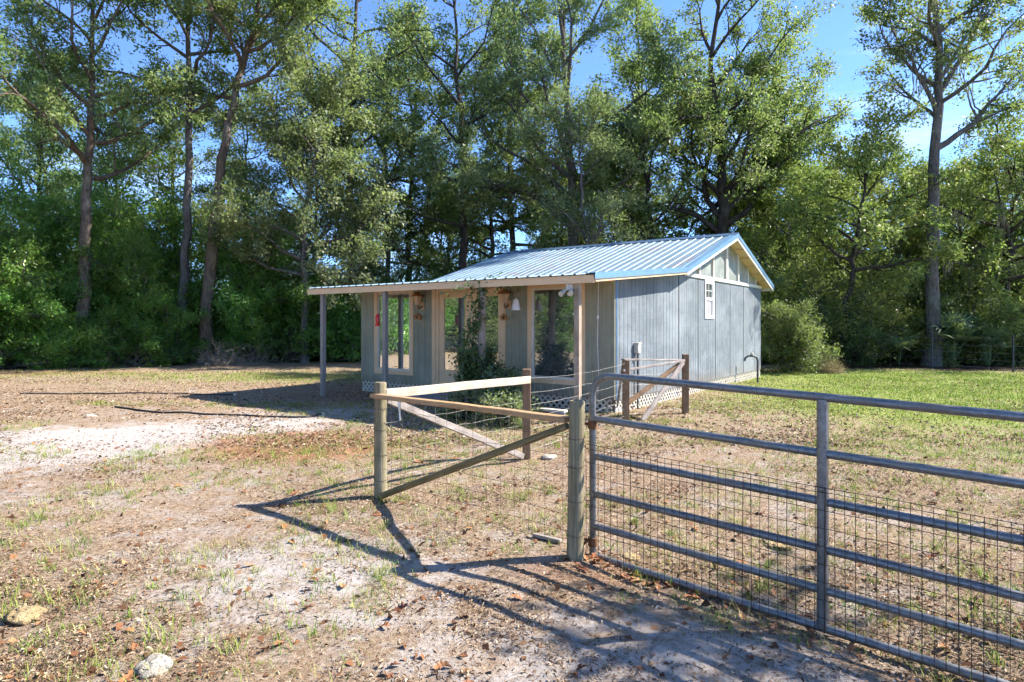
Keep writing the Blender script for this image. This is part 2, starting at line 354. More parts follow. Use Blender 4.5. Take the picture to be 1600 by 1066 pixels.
class MB:
    def __init__(s): s.v = []; s.f = []
    def add(s, vs, fs):
        n = len(s.v); s.v += [tuple(v) for v in vs]; s.f += [tuple(i + n for i in f) for f in fs]; return s
    def box(s, x0, x1, y0, y1, z0, z1, T=None):
        vs = [(x, y, z) for z in (z0, z1) for y in (y0, y1) for x in (x0, x1)]
        if T: vs = [T(*v) for v in vs]
        return s.add(vs, [(0, 2, 3, 1), (4, 5, 7, 6), (0, 1, 5, 4), (2, 6, 7, 3), (0, 4, 6, 2), (1, 3, 7, 5)])
    def prism(s, poly, a, b, T):
        """polygon (list of 2-tuples) extruded from a to b, T(p, q, t) maps to 3D"""
        n = len(poly)
        vs = [T(p, q, a) for p, q in poly] + [T(p, q, b) for p, q in poly]
        return s.add(vs, [tuple(range(n))[::-1], tuple(range(n, 2 * n))] + [(i, (i + 1) % n, n + (i + 1) % n, n + i) for i in range(n)])
    def bar(s, p0, p1, w, h, up=(0, 0, 1)):
        p0, p1 = Vector(p0), Vector(p1); d = (p1 - p0).normalized(); u = Vector(up)
        sd = d.cross(u)
        if sd.length < 1e-4: sd = d.cross(Vector((1, 0, 0)))
        sd.normalize(); u = sd.cross(d).normalized()
        vs = [p + sd * (a * w / 2) + u * (b * h / 2) for p in (p0, p1) for b in (-1, 1) for a in (-1, 1)]
        return s.add(vs, [(0, 2, 3, 1), (4, 5, 7, 6), (0, 1, 5, 4), (2, 6, 7, 3), (0, 4, 6, 2), (1, 3, 7, 5)])
    def tube(s, pts, r, n=8, caps=True, wob=0.0, rng=None):
        pts = [Vector(p) for p in pts]; m = len(pts)
        rs = r if isinstance(r, (list, tuple)) else [r] * m
        up = Vector((0, 0, 1)); base = len(s.v); last = None
        for i, p in enumerate(pts):
            d = (pts[min(i + 1, m - 1)] - pts[max(i - 1, 0)]).normalized()
            if last is None:
                a = d.cross(up)
                if a.length < 1e-3: a = d.cross(Vector((1, 0, 0)))
                a.normalize()
            else: a = (last - d * last.dot(d)).normalized()
            last = a; b = d.cross(a)
            for k in range(n):
                t = 2 * math.pi * k / n; q = rs[i] * (1 + (rng.uniform(-wob, wob) if rng else 0))
                s.v.append(tuple(p + a * (math.cos(t) * q) + b * (math.sin(t) * q)))
        for i in range(m - 1):
            for k in range(n):
                s.f.append((base + i * n + k, base + i * n + (k + 1) % n, base + (i + 1) * n + (k + 1) % n, base + (i + 1) * n + k))
        if caps:
            s.f.append(tuple(base + k for k in range(n))[::-1]); s.f.append(tuple(base + (m - 1) * n + k for k in range(n)))
        return s
    def lathe(s, prof, n=16, c=(0, 0, 0)):
        base = len(s.v)
        for r, z in prof:
            for k in range(n):
                t = 2 * math.pi * k / n; s.v.append((c[0] + r * math.cos(t), c[1] + r * math.sin(t), c[2] + z))
        for i in range(len(prof) - 1):
            for k in range(n):
                s.f.append((base + i * n + k, base + i * n + (k + 1) % n, base + (i + 1) * n + (k + 1) % n, base + (i + 1) * n + k))
        return s
    def mesh(s, name, mat, smooth=False, bevel=0.0):
        me = bpy.data.meshes.new(name); me.from_pydata(s.v, [], s.f); me.update()
        if mat: me.materials.append(mat)
        if smooth:
            me.polygons.foreach_set('use_smooth', np.ones(len(me.polygons), dtype=bool))
        return me
    def build(s, name, mat, parent=None, smooth=False, bevel=0.0):
        o = link(name, s.mesh(name, mat, smooth), parent)
        if smooth: 
            md = o.modifiers.new('edge', 'EDGE_SPLIT'); md.split_angle = R(40)
        if bevel > 0:
            md = o.modifiers.new('bevel', 'BEVEL'); md.width = bevel; md.segments = 1
        return o

# ------------------------------------------------------------------ ground
_rt = np.random.RandomState(7).rand(256, 256)
def vnoise(x, y):
    x = np.asarray(x, float); y = np.asarray(y, float)
    xi = np.floor(x).astype(int); yi = np.floor(y).astype(int); fx = x - xi; fy = y - yi
    fx = fx * fx * (3 - 2 * fx); fy = fy * fy * (3 - 2 * fy)
    g = lambda a, b: _rt[a % 256, b % 256]
    return (g(xi, yi) * (1 - fx) + g(xi + 1, yi) * fx) * (1 - fy) + (g(xi, yi + 1) * (1 - fx) + g(xi + 1, yi + 1) * fx) * fy
def seg_d(x, y, a, b):
    ax, ay = a; bx, by = b; dx, dy = bx - ax, by - ay
    t = np.clip(((x - ax) * dx + (y - ay) * dy) / (dx * dx + dy * dy), 0, 1)
    return np.hypot(x - ax - t * dx, y - ay - t * dy)
def gz(x, y):
    x = np.asarray(x, float); y = np.asarray(y, float)
    z = (vnoise(x * 0.7, y * 0.7) - 0.5) * 0.05 + (vnoise(x * 2.3 + 9, y * 2.3) - 0.5) * 0.028 + (vnoise(x * 7 + 3, y * 7) - 0.5) * 0.012
    z = z - 0.085 * np.exp(-(((x - 2.1) / 1.1) ** 2 + ((y - 3.0) / 1.1) ** 2))
    z = z - 0.05 * np.exp(-(seg_d(x, y, (0.9, 4.2), (3.4, 2.15)) / 0.28) ** 2)
    return z
def gza(x, y): return float(gz(x, y))
def blob(x, y, cx, cy_, rx, ry): return np.exp(-(((x - cx) / rx) ** 2 + ((y - cy_) / ry) ** 2))
def mask_sand(x, y):
    s = np.exp(-(seg_d(x, y, (-10.5, 6.6), (-4.2, 9.9)) / 1.6) ** 2) * 1.1
    s = s + blob(x, y, -1.3, 4.2, 1.2, 0.9) * 0.8 + blob(x, y, -6.4, 7.9, 2.6, 1.8) * 0.5 + blob(x, y, -4.4, 5.6, 1.8, 1.0) * 0.35
    s = s + blob(x, y, 1.0, 3.0, 1.6, 0.8) * 0.8 + blob(x, y, 4.0, 6.5, 2.5, 2.0) * 0.25 + blob(x, y, -1.6, 12.0, 3.5, 0.9) * 0.5
    return np.clip(s + 0.1, 0, 1.4)
def mask_green(x, y):
    g = blob(x, y, 12.5, 17.5, 6.5, 5.4) * 1.4 + blob(x, y, 8.2, 12.2, 4.0, 3.0) * 0.75 + blob(x, y, 5.5, 8.0, 2.5, 1.6) * 0.35
    g = g + blob(x, y, -6.5, 19.5, 4.5, 2.2) * 0.6 + blob(x, y, -14, 20.5, 5, 2.0) * 0.35
    return np.clip(g, 0, 1.2)
def mask_red(x, y):
    return np.clip(blob(x, y, -2.9, 8.7, 1.5, 1.2) * 1.1 + blob(x, y, -17, 21.5, 6, 1.6) * 0.6 + blob(x, y, 0.6, 4.2, 0.9, 0.35) * 0.5, 0, 1)
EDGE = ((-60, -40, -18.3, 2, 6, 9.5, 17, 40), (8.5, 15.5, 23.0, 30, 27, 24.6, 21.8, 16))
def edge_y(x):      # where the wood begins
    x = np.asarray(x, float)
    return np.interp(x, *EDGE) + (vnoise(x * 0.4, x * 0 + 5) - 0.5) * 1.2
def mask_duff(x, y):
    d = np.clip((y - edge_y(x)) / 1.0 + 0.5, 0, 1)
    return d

def axis(lo, hi, dense_lo, dense_hi, step, grow=1.18):
    a = list(np.arange(dense_lo, dense_hi + 1e-6, step)); s = step
    while a[-1] < hi: s *= grow; a.append(a[-1] + s)
    s = step
    while a[0] > lo: s *= grow; a.insert(0, a[0] - s)
    return np.array(a)
gx = axis(-400, 400, -9, 9, 0.09); gy = axis(-300, 600, 1.5, 13, 0.09)
GX, GY = np.meshgrid(gx, gy)
GZ = gz(GX, GY)
V = np.stack([GX, GY, GZ], -1).reshape(-1, 3)
nx, ny = len(gx), len(gy)
ii = (np.arange(ny - 1)[:, None] * nx + np.arange(nx - 1)[None, :]).ravel()
me = np_mesh('ground', V, Fq=np.stack([ii, ii + 1, ii + nx + 1, ii + nx], 1), mat=M['ground'], smooth=True)
for nm, fn in (('sand', mask_sand), ('green', mask_green), ('red', mask_red), ('duff', mask_duff)):
    a = me.attributes.new(nm, 'FLOAT', 'POINT'); a.data.foreach_set('value', fn(V[:, 0], V[:, 1]).astype(np.float32))
ground = tag(link('ground', me), 'sandy yard with dry grass and leaf litter', None, None, 'structure')

# ------------------------------------------------------------------ the house
TH = -0.624; HX, HY = -3.718, 15.697
W, D, D1 = 6.893, 10.15, 3.141
YF, ZF, YB, ZB, YR, ZR, YE = -1.367, 2.476, 2.86, 2.868, 6.594, 4.035, 10.42
XL, XR = -0.352, 7.244
FLOOR = 0.25
SL = (ZR - ZB) / (YR - YB); ZE = ZR - (YE - YR) * SL
def zroof(y):
    if y < YB: return ZF + (y - YF) * (ZB - ZF) / (YB - YF)
    return ZR - abs(y - YR) * SL
def hw(X, Y, Z=0.0):        # house frame to world
    c, s = math.cos(TH), math.sin(TH)
    return Vector((HX + c * X - s * Y, HY + s * X + c * Y, Z))
house = thing('house', (HX, HY, 0), 'small grey cottage with pale blue metal roof, porch posts and white lattice skirt', 'house', rz=TH)
Tf = lambda a, b, c: (a, -b, c)            # along the front wall, out of it, up
Ts = lambda a, b, c: (W + b, a, c)         # along the right wall, out of it, up
Tl = lambda a, b, c: (-b, a, c)
Tb = lambda a, b, c: (a, D + b, c)

def siding(T, a0, a1, z0, ztop, mat, pitch=0.203, groove=0.012, depth=0.009, th=0.045, flat=False):
    """one sheet of grooved siding, its back at b = 0; ztop(a) is its upper edge"""
    prof = [(a0, th)]
    if not flat:
        a = a0 + pitch
        while a < a1 - groove * 2:
            prof += [(a - groove / 2, th), (a - groove / 4, th - depth), (a + groove / 4, th - depth), (a + groove / 2, th)]; a += pitch
    prof.append((a1, th)); prof += [(a1, 0.0), (a0, 0.0)]
    n = len(prof); mb = MB()
    vs = [T(p, q, z0) for p, q in prof] + [T(p, q, ztop(p)) for p, q in prof]
    fs = [(i, (i + 1) % n, n + (i + 1) % n, n + i) for i in range(n)] + [tuple(range(n))[::-1], tuple(range(n, 2 * n))]
    return mb.add(vs, fs).build('siding_panel', mat, house)

# front wall sheets round the openings
FT = 2.545
top = lambda z: (lambda a: z)
for a0, a1, z0, z1 in ((0.0, 0.55, FLOOR, FT), (0.553, 1.76, FLOOR, 0.50), (0.553, 1.76, 2.44, FT), (1.763, 2.42, FLOOR, FT),
                       (2.423, 4.40, 2.38, FT), (3.56, 4.40, FLOOR, 0.60), (4.403, 5.06, FLOOR, FT), (5.063, 6.27, FLOOR, 0.53),
                       (5.063, 6.27, 2.41, FT), (6.273, W + 0.046, FLOOR, FT)):
    siding(Tf, a0, a1, z0, top(z1), M['siding_front'])
# right wall: grooved addition, then flat four-foot sheets with dark open joints
ad = lambda y: zroof(y) - 0.075
for a0, a1 in ((0.0, 1.045), (1.048, 2.09), (2.093, 3.120)):
    siding(Ts, a0, a1, FLOOR - 0.02, ad, M['siding'], pitch=0.17, groove=0.012, depth=0.006)
JT = [3.155, 4.41, 5.70, 6.95, 8.225, 9.45, D + 0.01]
SWY0, SWY1, SWZ0, SWZ1 = 4.86, 5.54, 1.78, 2.765
for a0, a1 in zip(JT[:-1], JT[1:]):
    if a0 < SWY0 < a1:
        siding(Ts, a0 + 0.028, SWY0 + 0.03, 0.22, top(2.76), M['siding'], pitch=0.15, groove=0.008, depth=0.004)
        siding(Ts, SWY0 + 0.032, SWY1 - 0.03, 0.22, top(SWZ0 + 0.03), M['siding'], pitch=0.15, groove=0.008, depth=0.004)
        siding(Ts, SWY1 - 0.028, a1 - 0.028, 0.22, top(2.76), M['siding'], pitch=0.15, groove=0.008, depth=0.004)
    else: siding(Ts, a0 + 0.028, a1 - 0.028, 0.22, top(2.76), M['siding'], pitch=0.15, groove=0.008, depth=0.004)
for a in JT[:-1]:
    MB().box(a - 0.0278, a + 0.0278, 0.0, 0.0425, 0.221, 2.758, Ts).build('joint_strip', M['dark'], house)
MB().box(0.0, 0.05, 0.046, 0.06, FLOOR, 2.52, Ts).build('corner_strip', M['ridge'], house)
# left and back walls
for a0, a1 in ((0, 1.6), (1.603, 3.12)): siding(Tl, a0, a1, FLOOR, ad, M['siding'])
for a0, a1 in zip(JT[:-1], JT[1:]): siding(Tl, a0 + 0.003, a1 - 0.003, 0.22, lambda y: zroof(y) - 0.075, M['siding'])
for k in range(6): siding(Tb, k * W / 6 + 0.002, (k + 1) * W / 6 - 0.002, 0.22, top(2.82), M['siding'])
# inside: floor and the wall between the front room and the main room
MB().box(0.01, W - 0.01, 0.01, D - 0.01, FLOOR - 0.12, FLOOR).build('floor', M['interior'], house)
MB().box(0.02, W - 0.02, D1, D1 + 0.1, FLOOR, 2.7).build('inner_wall', M['interior'], house)
MB().box(5.9, 6.0, 1.2, D1 - 0.01, FLOOR + 0.002, 2.45).build('inner_wall', M['interior'], house)

# roof deck (its underside is the painted porch ceiling and soffit)
pr = [(YF + 0.02, ZF - 0.022), (YB, ZB - 0.022), (YR, ZR - 0.022), (YE - 0.02, ZE - 0.02), (YE - 0.02, ZE - 0.065), (YR, ZR - 0.07), (YB, ZB - 0.07), (YF + 0.02, ZF - 0.07)]
deck = MB().prism(pr, XL + 0.02, XR - 0.02, lambda p, q, t: (t, p, q)).build('roof_deck', M['cream'], house)
# metal sheets with raised ribs
def sheet_mesh(y0, z0, y1, z1, w):
    mb = MB(); prof = [(0, 0)]
    step = w / 4
    for k in range(4):
        c = step * (k + 0.5)
        prof += [(c - 0.032, 0), (c - 0.013, 0.02), (c + 0.013, 0.02), (c + 0.032, 0)]
        if k < 3: prof += [(c + step / 2 - 0.012, 0.0), (c + step / 2, 0.004), (c + step / 2 + 0.012, 0.0)]
    prof.append((w - 0.002, 0)); n = len(prof)
    vs = [(x, y0, z0 + h) for x, h in prof] + [(x, y1, z1 + h) for x, h in prof] + [(x, y0, z0 + h - 0.004) for x, h in prof]
    fs = [(i, i + 1, n + i + 1, n + i) for i in range(n - 1)] + [(2 * n + i, 2 * n + i + 1, i + 1, i) for i in range(n - 1)]
    return mb.add(vs, fs).mesh('roof_sheet', M['roof'])
NS = 8; sw_ = (XR - XL) / NS
for (y0, z0, y1, z1) in ((YF - 0.05, ZF - 0.02 * 0 - 0.004, YB + 0.04, ZB), (YB - 0.03, ZB + 0.002, YR, ZR), (YE + 0.04, ZE - 0.012, YR, ZR)):
    ms = sheet_mesh(y0, z0, y1, z1, sw_)
    for k in range(NS):
        o = link('roof_sheet', ms, house); o.location = (XL + k * sw_, 0, 0)
# screws along the porch edge
scm = MB().lathe([(0.0, 0.009), (0.009, 0.006), (0.012, 0.0)], 6).mesh('screw', M['darkmetal'])
for k in range(NS * 4):
    o = link('screw', scm, house); x = XL + (k + 0.5) * sw_ / 4
    o.location = (x, YF - 0.02, ZF + 0.016); o.scale = (1.4, 1.4, 1.4)
# blue trims
for X0, X1 in ((XR - 0.17, XR + 0.02), (XL - 0.02, XL + 0.10)):
    for (y0, y1) in ((YF - 0.03 if X0 > 0 else YF + 0.1, YB), (YB, YR), (YE + 0.05, YR)):
        z0, z1 = zroof(y0), zroof(y1)
        a = 0.024; b = 0.085
        outer = X1 if X0 > 0 else X0
        s = 1 if X0 > 0 else -1
        mb = MB()
        inner = X0 if X0 > 0 else X1
        poly = [(inner, a), (outer, a), (outer, -b), (outer - s * 0.008, -b), (outer - s * 0.008, a - 0.008), (inner, a - 0.008)]
        vs = [(p, y0, z0 + q) for p, q in poly] + [(p, y1, z1 + q) for p, q in poly]
        n = 6
        mb.add(vs, [tuple(range(n))[::-1], tuple(range(n, 2 * n))] + [(i, (i + 1) % n, n + (i + 1) % n, n + i) for i in range(n)])
        mb.build('rake_trim', M['bluetrim'], house)
rc = [(YR - 0.2, zroof(YR - 0.2) + 0.026), (YR - 0.03, ZR + 0.03), (YR, ZR + 0.05), (YR + 0.03, ZR + 0.03), (YR + 0.2, zroof(YR + 0.2) + 0.026),
      (YR + 0.2, zroof(YR + 0.2) + 0.018), (YR, ZR + 0.036), (YR - 0.2, zroof(YR - 0.2) + 0.018)]
MB().prism(rc, XL - 0.03, XR + 0.03, lambda p, q, t: (t, p, q)).build('ridge_cap', M['ridge'], house)
# fascia
MB().box(XL + 0.03, 5.0, YF - 0.012, YF + 0.018, ZF - 0.145, ZF - 0.014).build('fascia', M['cream'], house)
MB().box(5.003, XR - 0.02, YF - 0.012, YF + 0.018, ZF - 0.145, ZF - 0.014).build('fascia', M['cream'], house)
MB().box(XL + 0.03, XR - 0.02, YE - 0.018, YE + 0.01, ZE - 0.16, ZE - 0.014).build('fascia', M['white'], house)
for s, xo in ((1, XR - 0.02), (-1, XL + 0.02)):
    for y0, y1, dz, th in ((YF + 0.03, YB, 0.13, 0.02), (YB, YR, 0.16, 0.025), (YE, YR, 0.16, 0.025)):
        poly = [(y0, zroof(y0) - 0.024), (y1, zroof(y1) - 0.024), (y1, zroof(y1) - dz), (y0, zroof(y0) - dz)]
        mt = M['white'] if y0 != YF + 0.03 else M['cream']
        MB().prism(poly, xo, xo + s * th, lambda p, q, t: (t, p, q)).build('rake_board', mt, house)
# lookout blocks under the gable overhang
for y in np.arange(YB + 0.3, YE - 0.2, 0.6):
    if abs(y - YR) < 0.15: continue
    z = zroof(y)
    MB().box(W + 0.05, XR - 0.022, y - 0.02, y + 0.02, z - 0.11, z - 0.071).build('lookout', M['cream'], house)
# frieze board and gable trim
MB().box(2.36, W + 0.02, -0.068, -0.046, 2.43, 2.545).build('frieze_board', M['cream'], house)
MB().box(D1 + 0.35, D - 0.02, 0.047, 0.075, 2.752, 2.836, Ts).build('gable_band', M['white'], house)
studs = [(3.62, 0.06), (4.506, 0.075), (5.552, 0.085), (6.664, 0.15), (7.72, 0.085), (8.686, 0.08), (9.56, 0.06)]
zt = lambda y: zroof(y) - 0.072
for y, w in studs:
    poly = [(y - w / 2, 2.838), (y + w / 2, 2.838), (y + w / 2, max(2.85, zt(y + w / 2))), (y - w / 2, max(2.85, zt(y - w / 2)))]
    MB().prism(poly, W + 0.012, W + 0.062, lambda p, q, t: (t, p, q)).build('gable_stud', M['white'], house)
for (ya, wa), (yb, wb_) in zip(studs[:-1], studs[1:]):
    y0, y1 = ya + wa / 2 - 0.01, yb - wb_ / 2 + 0.01
    poly = [(y0, 2.80), (y1, 2.80), (y1, max(2.84, zt(y1))), (y0, max(2.84, zt(y0)))]
    MB().prism(poly, W + 0.0, W + 0.012, lambda p, q, t: (t, p, q)).build('gable_pane', M['gpane'], house)
MB().prism([(3.2, 2.74), (D - 0.02, 2.74), (D - 0.02, zt(D)), (YR, zt(YR)), (3.2, zt(3.2))], W - 0.04, W - 0.003, lambda p, q, t: (t, p, q)).build('gable_wall', M['interior'], house)

# windows and door
def frame_boards(mb, T, a0, a1, z0, z1, w, b0, b1):
    mb.box(a0, a0 + w, b0, b1, z0, z1, T); mb.box(a1 - w, a1, b0, b1, z0, z1, T)
    mb.box(a0 + w + 0.001, a1 - w - 0.001, b0, b1 - 0.002, z1 - w, z1, T); mb.box(a0 + w + 0.001, a1 - w - 0.001, b0, b1 - 0.002, z0, z0 + w, T)
def fixed_window(a0, a1, z0, z1):
    mb = MB(); frame_boards(mb, Tf, a0, a1, z0, z1, 0.095, 0.046, 0.07)
    wdw = mb.build('window', M['cream'], house)
    mb = MB(); frame_boards(mb, Tf, a0 + 0.096, a1 - 0.096, z0 + 0.096, z1 - 0.096, 0.045, 0.005, 0.055)
    mb.build('sash', M['white'], wdw)
    MB().box(a0 + 0.13, a1 - 0.13, 0.02, 0.027, z0 + 0.13, z1 - 0.13, Tf).build('pane', M['glass'], wdw)
    return wdw
fixed_window(0.50, 1.812, 0.45, 2.487)
fixed_window(5.012, 6.321, 0.476, 2.462)
MB().box(2.40, 2.515, 0.046, 0.075, FLOOR + 0.003, 2.428, Tf).build('pilaster', M['cream'], house)
# door with full glass
mb = MB(); mb.box(2.517, 2.60, 0.0, 0.06, FLOOR, 2.428, Tf); mb.box(3.50, 3.60, 0.0, 0.06, FLOOR, 2.428, Tf); mb.box(2.601, 3.499, 0.0, 0.058, 2.36, 2.428, Tf)
mb.box(2.601, 3.499, 0.0, 0.10, FLOOR, FLOOR + 0.06, Tf)
mb.build('door_frame', M['cream'], house)
mb = MB(); dz0, dz1 = FLOOR + 0.065, 2.355
mb.box(2.605, 2.745, 0.0, 0.042, dz0, dz1, Tf); mb.box(3.355, 3.495, 0.0, 0.042, dz0, dz1, Tf)
mb.box(2.746, 3.354, 0.0, 0.040, 2.22, dz1, Tf); mb.box(2.746, 3.354, 0.0, 0.040, dz0, 0.63, Tf)
door = mb.build('door', M['cream'], house)
MB().box(2.74, 3.36, 0.014, 0.022, 0.62, 2.23, Tf).build('pane', M['glass'], door)
mb = MB().tube([Tf(3.425, 0.04, 1.25), Tf(3.425, 0.085, 1.25)], 0.012, 8).tube([Tf(3.425, 0.085, 1.25), Tf(3.33, 0.085, 1.25)], 0.011, 8)
mb.build('handle', M['darkmetal'], door)
# sidelight right of the door
mb = MB(); mb.box(3.601, 3.80, 0.046, 0.064, 0.52, 2.428, Tf); mb.box(4.275, 4.45, 0.046, 0.068, 0.52, 2.428, Tf)
mb.box(3.801, 4.274, 0.046, 0.062, 2.24, 2.428, Tf); mb.box(3.801, 4.274, 0.046, 0.066, 0.52, 0.66, Tf)
sdl = mb.build('window', M['cream'], house)
MB().box(3.79, 4.285, 0.02, 0.027, 0.62, 2.26, Tf).build('pane', M['glass'], sdl)
# small hung window in the right wall
mb = MB(); frame_boards(mb, Ts, SWY0, SWY1, SWZ0, SWZ1 - 0.02, 0.055, 0.03, 0.07)
sw = mb.build('window', M['vinyl'], house)
zm = (SWZ0 + SWZ1) / 2
mb = MB(); frame_boards(mb, Ts, SWY0 + 0.056, SWY1 - 0.056, zm, SWZ1 - 0.076, 0.035, 0.02, 0.058)
s1 = mb.build('sash', M['vinyl'], sw)
MB().box(SWY0 + 0.08, SWY1 - 0.08, 0.030, 0.036, zm + 0.02, SWZ1 - 0.10, Ts).build('pane', M['glass'], sw)
mb = MB(); ym = (SWY0 + SWY1) / 2
mb.box(ym - 0.007, ym + 0.007, 0.037, 0.046, zm + 0.036, SWZ1 - 0.112, Ts)
for k in (1,): 
    zz = zm + 0.036 + k * (SWZ1 - 0.112 - zm - 0.036) / 2
    mb.box(SWY0 + 0.092, ym - 0.011, 0.037, 0.045, zz - 0.007, zz + 0.007, Ts); mb.box(ym + 0.011, SWY1 - 0.092, 0.037, 0.045, zz - 0.007, zz + 0.007, Ts)
mb.build('glazing_bar', M['vinyl'], sw)
mb = MB(); frame_boards(mb, Ts, SWY0 + 0.056, SWY1 - 0.056, SWZ0 + 0.056, zm - 0.002, 0.03, 0.02, 0.05)
mb.build('sash', M['vinyl'], sw)
MB().box(SWY0 + 0.08, SWY1 - 0.08, 0.026, 0.03, SWZ0 + 0.08, zm - 0.03, Ts).build('screen', M['screen'], sw)

# lattice skirts
def lattice(T, a0, a1, z0, z1, pitch=0.135):
    mb = MB(); h = z1 - z0; w = 0.034
    for s, b in ((1, 0.012), (-1, 0.020)):
        a = a0 - h
        while a < a1 + h:
            p, q = (a, a + h) if s > 0 else (a + h, a)
            t0, t1 = 0.0, 1.0
            lo, hi = (a0 + 0.02), (a1 - 0.02)
            da = q - p
            ta, tb = (lo - p) / da, (hi - p) / da
            if ta > tb: ta, tb = tb, ta
            t0, t1 = max(0, ta), min(1, tb)
            if t1 - t0 > 0.05:
                P0 = (p + da * t0, z0 + h * t0); P1 = (p + da * t1, z0 + h * t1)
                dx, dz = P1[0] - P0[0], P1[1] - P0[1]; L = math.hypot(dx, dz); nx_, nz_ = -dz / L * w / 2, dx / L * w / 2
                poly = [(P0[0] + nx_, P0[1] + nz_), (P1[0] + nx_, P1[1] + nz_), (P1[0] - nx_, P1[1] - nz_), (P0[0] - nx_, P0[1] - nz_)]
                mb.prism(poly, b, b + 0.007, lambda p_, q_, t_: T(p_, t_, q_))
            a += pitch
    return tag(mb.build('lattice_skirt', M['lattice'], house), kind='stuff')
lattice(Tf, 0.0, 2.45, -0.03, 0.245); lattice(Tf, 3.6, W, -0.03, 0.265)
lattice(Ts, 0.03, 3.12, -0.03, 0.235); lattice(Ts, 3.13, 6.6, -0.03, 0.225); lattice(Ts, 6.61, D, -0.04, 0.225); lattice(Tl, 0.0, D, -0.04, 0.235, 0.2)
for x in (0.15, 2.3, 4.6, 6.7):
    for y in (0.3, 3.2, 6.6, 9.9):
        MB().box(x - 0.15, x + 0.15, y - 0.15, y + 0.15, -0.05, 0.128).build('pier', M['ramp'], house)

# porch posts
PY = -1.262
def ppost(X, w, mat, zb=0.0):
    MB().box(X - w / 2, X + w / 2, PY - w / 2, PY + w / 2, -0.08, zroof(PY) - 0.071).build('porch_post', mat, house, bevel=0.006)
ppost(0.10, 0.10, M['greypost']); ppost(2.17, 0.10, M['greypost']); ppost(6.86, 0.10, M['tanpost'])
rng = random.Random(4)
pts = [(4.80 + 0.012 * math.sin(z * 3), PY, z) for z in np.linspace(-0.08, zroof(PY) - 0.071, 9)]
MB().tube(pts, [0.085, 0.082, 0.08, 0.078, 0.08, 0.076, 0.075, 0.078, 0.078], 10, True, 0.06, rng).build('porch_post', M['rawpost'], house, True)

# ------------------------------------------------------------------ small things on and round the house
def at_house(name, X, Y, Z, label, cat, group=None, rz=0.0):
    return thing(name, hw(X, Y, Z), label, cat, group, TH + rz)
def lantern(X, Z, label):
    t = at_house('wall_lantern', X, -0.046, Z, label, 'lantern', 'wall lanterns beside the door')
    MB().box(-0.055, 0.055, -0.022, 0.0, -0.16, 0.02).build('back_plate', M['amber'], t, bevel=0.006)
    MB().tube([(0, -0.02, -0.07), (0, -0.09, -0.13), (0, -0.16, -0.11), (0, -0.17, -0.06)], 0.016, 8).build('arm', M['copper'], t, True)
    c = (0, -0.17, 0.0)
    MB().lathe([(0.0, -0.05), (0.05, -0.05), (0.06, -0.03), (0.105, 0.13), (0.11, 0.14)], 8, c).build('glass', M['amber'], t)
    MB().lathe([(0.16, 0.138), (0.15, 0.152), (0.07, 0.205), (0.05, 0.225), (0.045, 0.24), (0.0, 0.25)], 16, c).build('cap', M['copper'], t, True)
    MB().lathe([(0.0, -0.15), (0.013, -0.14), (0.018, -0.12), (0.012, -0.09), (0.02, -0.07), (0.0, -0.05)], 8, c).build('finial', M['copper'], t, True)
    return t
lantern(2.10, 2.13, 'copper wall lantern between the left tall window and the door')
lantern(4.545, 2.12, 'copper wall lantern beside the white hanging bell shade')
def birdhouse(X, Z, label, cord):
    t = at_house('birdhouse', X, -0.30, Z, label, 'birdhouse', 'hanging wooden birdhouses', 0.5)
    pent = [(-0.055, -0.06), (0.055, -0.06), (0.062, 0.01), (0.0, 0.065), (-0.062, 0.01)]
    MB().prism(pent, -0.09, 0.09, lambda p, q, s: (p, s, q)).build('body', M['birdwood'], t, bevel=0.004)
    MB().bar((0.045, 0, 0.046), (0.045, 0.001, 0.046), 0.1, 0.012) if False else None
    for s in (-1, 1):
        mb = MB(); mb.add([(0, -0.115, 0.085), (0, 0.115, 0.085), (s * 0.085, 0.115, 0.008), (s * 0.085, -0.115, 0.008),
                           (0, -0.115, 0.072), (0, 0.115, 0.072), (s * 0.08, 0.115, -0.003), (s * 0.08, -0.115, -0.003)],
                          [(0, 1, 2, 3), (7, 6, 5, 4), (0, 3, 7, 4), (1, 5, 6, 2), (3, 2, 6, 7), (0, 4, 5, 1)])
        mb.build('roof', M['birdwood'], t)
    MB().lathe([(0.0, 0.003), (0.026, 0.003), (0.028, 0.0)], 14).build('entrance_hole', M['black'], t)  # black disc on the face, painted shade in place of a bored hole
    h = [c for c in t.children if c.name.startswith('entrance')][0]
    h.rotation_euler = (R(90), 0, 0); h.location = (0, -0.091, 0.0)
    MB().tube([(0, -0.12, -0.04), (0, -0.085, -0.04)], 0.006, 6).build('perch', M['birdwood'], t)
    MB().tube([(0, 0, 0.08), (0, 0, cord)], 0.004, 5).build('cord', M['darkmetal'], t)
birdhouse(2.20, 1.80, 'small orange wooden birdhouse hanging between the left tall window and the door', 0.75)
birdhouse(4.60, 1.78, 'small orange wooden birdhouse hanging below the white bell shade', 0.77)
t = at_house('bell_shade', 4.98, -0.42, 1.92, 'white frosted glass bell shade hanging from the porch roof', 'bell')
MB().lathe([(0.095, 0.0), (0.09, 0.01), (0.075, 0.10), (0.055, 0.19), (0.03, 0.225), (0.0, 0.23), (0.0, 0.22), (0.05, 0.18), (0.07, 0.10), (0.088, 0.0)], 20).build('shade', M['bell'], t, True)
MB().tube([(0, 0, 0.23), (0.01, 0, 0.4), (-0.02, 0, 0.54), (0.0, 0, 0.585)], 0.006, 6).build('cord', M['twig'], t)
t = at_house('hummingbird_feeder', 1.99, PY - 0.05, 1.60, 'red plastic hummingbird feeder hanging beside a porch post', 'feeder')
MB().lathe([(0.0, 0.0), (0.05, 0.0), (0.055, 0.02), (0.05, 0.045), (0.0, 0.05)], 14).build('tray', M['red'], t, True)
